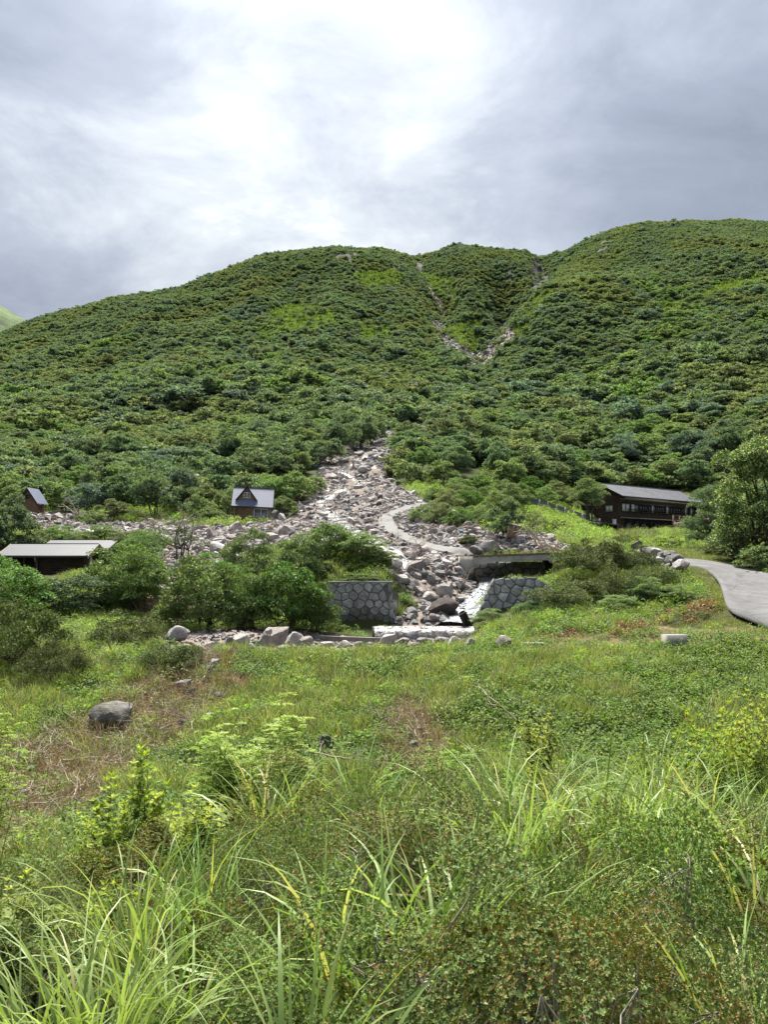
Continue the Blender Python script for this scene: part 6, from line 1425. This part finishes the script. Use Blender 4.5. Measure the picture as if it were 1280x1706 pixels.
def ground_plants():
    rng = np.random.default_rng(91)
    kinds = [tuft(1, 46, .55, .014, .16, .38, 'grass'), tuft(2, 40, .42, .013, .20, .5, 'grass'), tuft(3, 52, .70, .015, .14, .32, 'grass'),                 # 0-2 grass
             weedclump(4, 'weed', .26, .30, 90, .085, .045), weedclump(5, 'weed', .30, .38, 80, .11, .05), weedclump(6, 'bush', .28, .30, 110, .07, .035),      # 3-5 leafy
             tuft(7, 40, .5, .012, .22, .85, 'straw', 4, 1.3), tuft(8, 46, .36, .010, .25, 1.15, 'straw', 4, .8),                                               # 6-7 straw
             tuft(9, 40, .16, .010, .17, .45, 'grass_low', 3), tuft(10, 36, .12, .010, .19, .6, 'grass_low', 3),                                               # 8-9 mown
             weedclump(11, 'red_brown', .26, .24, 70, .09, .05), weedclump(12, 'sapling', .28, .34, 100, .08, .035),                                             # 10 withered 11 fern-like
             tuft(13, 30, 1.0, .016, .12, .28, 'pampas', 5)]                                                                                                    # 12 tall
    X, Y, S, I = [], [], [], []
    def lay(x, y, s, i): X.append(x); Y.append(y); S.append(s); I.append(np.broadcast_to(i, x.shape))
    # the bank facing the camera
    x, y = poisson(-17, 17, 11, 30.5, .235, rng); z = ter(x, y); u, v = project(x, y, z); k = in_view(x, y, z, 60, 60)
    dry = mask(x, y, z, DRY[:2], 1.4); deb = mask(x, y, z, [DEBRIS[2]], .5) | (mask(x, y, z, DRY[2:3], .6) & (rng.uniform(0, 1, len(x)) < .75))
    n = len(x); r = rng.uniform(0, 1, n); g = vnoise(x/1.6, y/1.6, 3) + .6*vnoise(x/.6, y/.6, 4); right = np.clip((u-640)/640, -1, 1)
    i = np.where(g + .30*right > .06, np.where(r < .45, 3, np.where(r < .8, 4, 5)), np.where(r < .22, 0, np.where(r < .52, 1, np.where(r < .60, 2, np.where(r < .72, 11, np.where(r < .82, 7, np.where(r < .92, 3, 5)))))))
    di = np.where(r < .44, 6, np.where(r < .76, 7, np.where(r < .86, 1, np.where(r < .93, 3, 5)))); i = np.where(dry, di, i)
    k &= ~deb & ~(dry & (rng.uniform(0, 1, n) < .12)); s = rng.uniform(.6, 1.3, n)*np.where(dry, 1.15, 1)*np.where(i == 2, .8, 1)
    k &= ~((u < 330) & (y > 27) & (rng.uniform(0, 1, n) < .5))
    lay(x[k], y[k], s[k], i[k])
    # bench, verge and the banks round the walls
    x, y = poisson(-22, 30, 29, 60, .42, rng); z = ter(x, y); u, v = project(x, y, z); n = len(x); r = rng.uniform(0, 1, n)
    k = in_view(x, y, z, 60, 60) & ~mask(x, y, z, DEBRIS, .7) & ~in_poly(u, v, ROADP) & ~in_poly(u, v, TRKP) & ~((u > 615) & (u < 800) & (y > 34) & (y < 40.5)) & ~((u > 690) & (u < 800) & (y >= 40.5) & (y < 60)) & ~((u > 770) & (u < 935) & (y > 45) & (y < 57)) & ~((u > 530) & (u < 800) & (y > 37.5) & (y < 40.5)) & ~((u > 790) & (u < 900) & (y > 37.0) & (y < 40.5))
    verge = in_poly(u, v, [(860,1088),(930,1062),(1080,1052),(1165,1030),(1185,1000),(1150,955),(1110,938),(1125,930),(1300,960),(1300,1095),(1100,1092)]) | ((u > 1090) & (y > 44))
    dry = mask(x, y, z, DRY[2:], 1.0); red = in_poly(u + 14*fbm(x, y, 5), v + 5*fbm(x*1.3, y, 6), [(900,1058),(1010,1045),(1090,1035),(1150,1000),(1205,1002),(1200,1020),(1140,1046),(1040,1058),(920,1070)]) & (y < 40)
    i = np.where(r < .35, 3, np.where(r < .55, 4, np.where(r < .75, 0, np.where(r < .9, 11, 5)))); i = np.where(verge, np.where(r < .5, 8, 9), i); i = np.where(dry & (r < .72), 7, i); i = np.where(red & (rng.uniform(0, 1, n) < .6), 10, i)
    s = rng.uniform(.9, 1.5, n)*np.where(verge & (i > 7) & (i < 10), 1.25, 1)*np.where(i == 7, .55, 1)
    k &= ~(dry & (rng.uniform(0, 1, n) < .55)); lay(x[k], y[k], s[k], i[k])
    x, y = poisson(4, 17, 27, 50, .21, rng); z = ter(x, y); u, v = project(x, y, z); n = len(x); r = rng.uniform(0, 1, n)
    vg = in_poly(u, v, [(860,1088),(930,1062),(1080,1052),(1165,1030),(1185,1000),(1150,955),(1125,938),(1300,960),(1300,1095),(1100,1092)]) & ~in_poly(u, v, ROADP); dry = mask(x, y, z, DRY[2:3], 1.0)
    vg &= ~(dry & (r < .7)); lay(x[vg], y[vg], rng.uniform(.7, 1.2, vg.sum()), np.where(rng.uniform(0, 1, vg.sum()) < .5, 8, 9))
    # meadow and slopes up to the lodge and beyond the huts
    x, y = poisson(-60, 75, 60, 150, .95, rng); z = ter(x, y); u, v = project(x, y, z); n = len(x); r = rng.uniform(0, 1, n)
    k = in_view(x, y, z, 30, 30) & ~mask(x, y, z, DEBRIS, .7) & ~in_poly(u, v, TRKP) & ((y < 112) | (u > 800))
    for hx, hy, hr in HOUSES: k &= (x-hx)**2+(y-hy)**2 > (hr*.62)**2
    for hx, hy, hr in HOUSES[1:3]: k &= ((x-hx)**2+(y-hy)**2 > (hr*2.6)**2) | (r < .08)
    i = np.where(r < .4, 11, np.where(r < .65, 3, np.where(r < .85, 8, 1))); dull = in_poly(u, v, [(1015,880),(1100,885),(1090,905),(1030,900)]); i = np.where(dull & (r < .5), 7, i); lay(x[k], y[k], rng.uniform(1.5, 2.6, k.sum())*np.where((u[k] > 990) & (y[k] > 80), .55, 1), i[k])
    # under the near shrubs
    x, y = poisson(-8.5, 8.5, 1.2, 12, .30, rng); z = ter(x, y); k = in_view(x, y, z, 160, 500); n = len(x); r = rng.uniform(0, 1, n); u, v = project(x, y, z); k &= (rng.uniform(0, 1, n) < np.interp(y, [5.5, 8], [.30, .9])) | ((u < 330) & (y > 3.5))
    i = np.where(r < .3, 5, np.where(r < .5, 3, np.where(r < .72, 4, np.where(r < .88, 0, 1)))); dry = mask(x, y, z, DRY[:1], 1.0); i = np.where(dry & (r < .8), 6 + (r < .4), i)
    lay(x[k], y[k], rng.uniform(.45, .8, n)[k], i[k])
    # tall grass fringe between the shrubs and the bank
    x, y = poisson(-5, 9, 7.0, 13, .34, rng); z = ter(x, y); u, v = project(x, y, z); n = len(x); k = in_view(x, y, z, 60, 60) & (vnoise(x/1.3, y/1.3, 66) + .35*np.clip((u-500)/600, -1, 1) > .10)
    lay(x[k], y[k], rng.uniform(.8, 1.25, n)[k], np.full(k.sum(), 12))
    x, y, s, i = map(np.concatenate, (X, Y, S, I)); z = ter(x, y); n = len(x)
    rot = np.stack([rng.normal(0, .10, n), rng.normal(0, .10, n), rng.uniform(0, 6.28, n)], -1); sc = s[:, None]*rng.uniform(.85, 1.15, (n, 3))
    scatter('undergrowth', np.stack([x, y, z-.01], -1), rot, sc, i, kinds, 'grass, weeds and dry thatch covering the ground')
    print('undergrowth', n)
    # broken sticks and dead stems in the gullies and rubble
    st = []
    for k in range(3):
        b = MB(); snag(b, np.random.default_rng(40+k), (0, 0, .02), (1, .1, .12), 1.0, .018, 1); st.append(b.mesh('kind', M['drift']))
    X2, Y2, S2 = [], [], []
    for x0, x1, y0, y1, d, polys, p, sz in ((-15, 3, 12, 30, .27, DRY[:2], .8, .75), (-45, 22, 40, 200, 1.0, DEBRIS[:2]+DEBRIS[6:], .45, 1.4), (-14, -5, 32, 50, .4, DRY[3:], .7, .9)):
        x, y = poisson(x0, x1, y0, y1, d, rng); z = ter(x, y); uu, vv = project(x, y, z); k = mask(x, y, z, polys, .7) & (rng.uniform(0, 1, len(x)) < p) & ~in_poly(uu, vv, TRKP); X2.append(x[k]); Y2.append(y[k]); S2.append(np.full(k.sum(), sz))
    x, y, s = map(np.concatenate, (X2, Y2, S2)); n = len(x); z = ter(x, y)
    scatter('broken_sticks', np.stack([x, y, z+.08*s], -1), np.stack([rng.normal(0, .25, n), rng.normal(0, .3, n), rng.uniform(0, 6.28, n)], -1), (s*rng.uniform(.6, 1.3, n))[:, None]*np.ones((1, 3)), rng.integers(0, 3, n), st, 'broken sticks strewn over soil and rubble')
ground_plants()

# ------------------------------------------------------------------ near plants, each an object of its own
AZAL = []
for k, (R, H, n) in enumerate(((.85, .80, 28), (.75, .70, 25), (.95, .75, 31), (.70, .85, 25))):
    fo, st = make_azalea(60+k, R, H, n, 200, .0165, .0085); AZAL.append(((fo.mesh('foliage', M[('azalea', 'azalea_olive')[k % 2]]), st.mesh('stem', M['twig'], True)), R, H))
def near(kind, u, v, Y, w, h, label, name, cat='shrub', parts=('foliage', 'stem'), group=None):
    """top of the plant near pixel row v at distance Y"""
    p = P(u, v, Y); x = p[0]; g = float(ter(x, Y)); z = max(g-.15, min(p[2]-h+(rng.normal(0, .09) if name == 'azalea_shrub' else 0), g+.35))
    return plant(name, label, cat, (x, Y, z), kind, w, h if name == 'azalea_shrub' else max(h, p[2]-z), rng.uniform(0, 6.28), group, parts)
GA = 'azalea shrubs of the near slope'
NEAR_AZ = [
 (760,1520,2.9,1.7,.9,'azalea with red-tipped leaves in the middle of the bottom edge'), (1010,1570,2.8,1.5,.9,'azalea with bare grey stems showing, lower right'), (1180,1600,2.9,1.5,.9,'azalea filling the bottom right corner'), (560,1600,3.0,1.4,.8,'azalea at the bottom edge left of the middle'), (380,1620,3.1,1.4,.7,'azalea behind the tall grass at the lower left'), (880,1660,2.4,1.3,.8,'azalea right at the bottom edge, right of the middle'), (640,1680,2.4,1.2,.7,'azalea right at the bottom edge, middle'), (1120,1690,2.3,1.3,.8,'azalea right at the bottom edge near the right corner'),
 (470,1490,4.0,1.6,1.0,'reddish azalea between two grass clumps left of the middle'), (360,1540,3.8,1.3,.9,'azalea right of the large pampas clump'), (1060,1450,4.0,1.8,1.0,'broad azalea at the right with yellowish top'), (1230,1480,4.2,1.6,1.0,'azalea at the right edge above the corner'), (900,1500,3.8,1.4,.9,'azalea below the bright grass right of the middle'), (720,1600,3.3,1.2,.8,'azalea behind the bottom middle one'),
 (560,1370,5.0,2.0,1.1,'dense azalea under the stems left of the middle'), (690,1360,5.2,1.8,1.0,'dark azalea mound in the centre of the near slope'), (760,1400,4.6,1.6,1.0,'azalea behind the pale grass tuft in the middle'), (620,1440,4.5,1.5,1.0,'azalea shading dark leaves left of the centre'), (480,1400,5.0,1.6,1.0,'azalea behind the reddish one left of the middle'), (260,1500,4.6,1.5,.9,'azalea among long grass at the left'), (120,1540,4.0,1.5,.8,'azalea behind the large pampas clump at the left'), (1000,1400,5.4,1.7,1.0,'azalea among the bright grass at the right'),
 (620,1300,6.8,2.0,1.0,'azalea at the crest of the near slope, middle'), (500,1320,6.6,1.8,1.0,'azalea at the crest right of the bright green sapling'), (760,1320,6.9,1.9,1.0,'azalea at the crest behind the pale grass'), (860,1360,6.4,1.7,1.0,'azalea at the crest under the bright grass'), (380,1420,6.4,1.8,1.0,'azalea below the yellow-tipped shrub'), (1130,1390,6.2,1.7,1.0,'azalea at the crest right, under tall grass'), (1250,1400,6.0,1.7,1.0,'azalea at the right edge under tall grass'), (180,1450,6.0,1.7,.9,'azalea below the dry soil at the left'), (40,1480,5.4,1.6,.9,'azalea at the left edge'), (960,1320,7.6,1.9,.9,'azalea at the crest below the bank, right of the middle')]
for k, (u, v, Y, w, h, lab) in enumerate(NEAR_AZ): near(AZAL[k % 4], u, v, Y, w*.80*rng.uniform(.85, 1.15), min(h*rng.uniform(.95, 1.2), 1.1), lab, 'azalea_shrub', group=GA)

def leafy_kind(seed, R, H, nst, wh, ll, lw, low, top, ytop, pin=False):
    fo, st = make_leafy(seed, R, H, nst, wh, ll, lw, ytop, pinnate=pin); return ((fo.mesh('foliage', [M[low], M[top]]), st.mesh('stem', M['bark'], True)), R, H)
YEL = [leafy_kind(70+k, .62, 1.3, 30, 10, .090, .042, 'weed', 'yellow', .38) for k in range(2)]
SAP = [leafy_kind(80+k, .75, 1.7, 18, 9, .060, .028, 'sapling', 'sapling', .3, True) for k in range(2)]
BROAD = [leafy_kind(90+k, .45, .7, 22, 7, .095, .050, 'bush', 'weed', .3) for k in range(2)]
YBR = [leafy_kind(96, .75, 1.4, 36, 10, .088, .040, 'sapling', 'yellow', .30)]
near(SAP[0], 428, 1128, 11.5, 1.55, 1.75, 'bright green feathery sapling standing before the dry gully', 'sapling')
near(SAP[1], 470, 1185, 11.2, 1.1, 1.2, 'lower right half of the bright green feathery thicket', 'sapling')
near(SAP[0], 385, 1165, 11.0, 1.2, 1.3, 'lower left half of the bright green feathery thicket', 'sapling')
near(SAP[1], -6, 1130, 10.5, .8, 1.9, 'bright green sapling cut by the left edge', 'sapling')
near(YEL[0], 228, 1238, 8.2, .95, 1.25, 'shrub with yellow young leaves, taller left one', 'leafy_shrub')
near(YEL[1], 315, 1285, 8.0, .9, 1.0, 'shrub with yellow young leaves, lower right one', 'leafy_shrub')
near(YEL[1], 165, 1320, 7.6, .7, .8, 'small shrub with yellow-green tips at the left of the yellow-tipped pair', 'leafy_shrub')
near(YEL[0], 20, 1450, 4.6, .6, .7, 'small yellow-tipped shrub at the left edge', 'leafy_shrub')
near(YEL[1], 190, 1425, 4.4, .5, .6, 'small shrub with orange-yellow tips above the pampas clump', 'leafy_shrub')
near(YBR[0], 1185, 1152, 11.5, 1.15, 1.35, 'shrub with yellow leaf tips on the bank at the right', 'leafy_shrub')
near(YBR[0], 1262, 1120, 12.5, 1.1, 1.5, 'yellowish shrub at the right edge of the bank', 'leafy_shrub')
near(YEL[0], 1085, 1235, 10.5, .8, .7, 'low yellowish shrub left of the yellow-tipped one at the right', 'leafy_shrub')
near(YEL[1], 895, 1170, 15.5, .9, .8, 'small yellow-green sprout in the middle of the bank', 'leafy_shrub')
near(YEL[0], 905, 1225, 11.5, .7, .7, 'low yellow-green shrub behind the bright grass', 'leafy_shrub')
near(SAP[0], 748, 1212, 14.0, .9, .65, 'round ferny plant beside the bare patch on the bank', 'leafy_shrub')
near(BROAD[0], 560, 1440, 4.7, .7, .7, 'dark broad-leaved plant under the azalea left of the middle', 'leafy_shrub')
near(BROAD[1], 620, 1470, 4.3, .7, .7, 'broad-leaved plant beside the grey dead twigs', 'leafy_shrub')
near(BROAD[0], 60, 1500, 4.4, .8, .7, 'leafy plant at the left edge above the pampas clump', 'leafy_shrub')
near(BROAD[1], 985, 1345, 6.6, .7, .6, 'broad-leaved weed among the bright grass', 'leafy_shrub')
near(BROAD[0], 1210, 1400, 5.2, .6, .6, 'broad-leaved weed near the right edge', 'leafy_shrub')
near(BROAD[1], 760, 1430, 4.4, .6, .6, 'broad-leaved weed in the gap right of the middle', 'leafy_shrub')

PAM = []
for k, (n, h, w, sp, ln, dr) in enumerate(((130, 1.05, .019, .17, .34, 1.2), (75, .95, .021, .12, .32, 1.15), (120, .85, .016, .17, .42, 1.3), (40, .9, .025, .07, .26, 1.0))):
    b = MB(); blades(np.random.default_rng(110+k), b, n, h, w, sp, ln, 8, droop=dr); PAM.append(b.mesh('blades', M['pampas']))
GP = 'pampas grass clumps of the near slope'
PAMP = [(165,1535,2.75,0,.74,'large pampas grass clump in the bottom left corner'), (60,1570,2.8,1,.7,'pampas tuft at the left edge beside the large clump'), (300,1540,3.2,1,.75,'pampas tuft right of the large corner clump'), (230,1420,3.9,2,.85,'thin grass clump above the large corner clump'), (330,1390,4.3,1,.85,'arching grass tuft with crossing blades left of the middle'), (500,1600,2.35,3,.95,'upright grass tuft at the bottom edge'), (575,1430,3.5,1,1.15,'bright upright tuft left of the centre'), (655,1450,3.4,3,1.2,'grass tuft at the edge of the dark hollow'), (745,1405,3.8,2,1.35,'pale fine grass clump in the middle'), (840,1400,4.2,1,1.15,'grass tuft right of the pale clump'), (1245,1540,3.0,1,.95,'grass tuft at the right edge low down'),
 (860,1260,5.6,0,1.15,'tall bright grass clump right of the middle'), (920,1290,5.8,1,1.2,'tall grass right of the brightest clump'), (980,1290,6.0,2,1.3,'fine bright grass at the crest'), (1050,1300,6.2,0,1.1,'bright grass clump under the yellow-tipped shrub at the right'), (1120,1310,5.8,2,1.2,'fine grass clump in the right part of the crest'), (1190,1290,6.3,1,1.2,'grass clump below the yellowish shrubs'), (1255,1300,5.8,0,1.1,'grass clump at the right edge of the crest'), (1265,1380,4.6,1,1.1,'grass tuft at the right edge in the middle'), (800,1300,6.6,1,1.1,'grass tuft left of the brightest clump'), (590,1250,7.4,3,1.2,'thin tall blades left of the bare patch'), (440,1260,7.6,1,1.2,'grass tuft at the foot of the bright green sapling'), (500,1290,7.2,3,1.2,'upright blades right of the sapling foot'), (620,1290,6.6,1,1.1,'arching grass at the crest in the middle'), (690,1320,6.2,3,1.1,'few tall blades in the middle of the crest'), (960,1400,4.9,2,1.0,'fine grass between two azaleas at the right'), (1100,1240,9.0,2,1.3,'grass clump behind the crest at the right'), (950,1240,9.2,2,1.3,'grass clump behind the crest right of the middle'), (400,1480,3.8,3,1.0,'few arching blades among the reddish azalea')]
for k, (u, v, Y, kind, s, lab) in enumerate(PAMP):
    p = P(u, v, Y); g = float(ter(p[0], Y)); o = put('pampas_grass', PAM[kind]); hz = (.95, .88, .74, .82)[kind]*.86*s
    z = min(max(p[2]-hz, g-.1), g+.55); o.location = (p[0], Y, z); o.rotation_euler = (rng.normal(0, .06), rng.normal(0, .06), rng.uniform(0, 6.28)); o.scale = (s, s, max(s*.8, min(1.3*s, (p[2]-z)/(hz/s+1e-6))))
    tag(o, lab, 'grass clump', GP)
TUS = [(842,1192,17,.62,'dark drooping grass tussock above the thin bleached branch'), (800,1172,19,.5,'grass tussock left of the dark drooping one on the bank'), (545,1138,21,.55,'grass tussock on the upper bank below the steel beam'), (690,1120,23,.5,'grass tussock on the upper bank below the waterfall'), (940,1150,20,.6,'dark grass tussock right of the middle of the bank'), (1010,1130,22,.55,'grass tussock on the upper bank below the concrete slab'), (600,1200,17.5,.5,'pale grass tussock left of the bare patch'), (480,1175,19,.5,'grass tussock right above the bright green sapling'), (1065,1180,17,.6,'grass tussock on the bank left of the yellow-tipped shrub'), (760,1140,21,.5,'grass tussock in the upper middle of the bank'), (640,1160,20,.45,'small grass tussock above the bare patch'), (220,1105,24,.75,'arching grass tussock above the dry gully at the left'), (190,1060,28,.9,'tall pale grass tussock between the left azaleas'), (250,1130,22,.6,'drooping grass at the upper edge of the dry gully')]
for k, (u, v, Y, s, lab) in enumerate(TUS):
    p = P(u, v, Y); o = put('grass_tussock', PAM[(2, 1)[k % 2]]); o.location = (p[0], Y, float(ter(p[0], Y))-.03); o.rotation_euler = (0, 0, k*1.3); o.scale = (s*1.15, s*1.15, s); tag(o, lab, 'grass clump', 'grass tussocks on the bank')
def dead_twigs(u, v, Y, label, seed, s):
    r = np.random.default_rng(seed); b = MB()
    for k in range(4): snag(b, r, (0, 0, 0), (r.normal(0, .6), r.normal(0, .3), 1), s*r.uniform(.7, 1.1), .0038, 1)
    o = b.build('dead_twigs', M['twig'], smooth=True); p = P(u, v, Y); o.location = p; tag(o, label, 'dead twigs')
dead_twigs(610, 1490, 3.9, 'grey dead twigs in the hollow left of the middle', 1, .28)
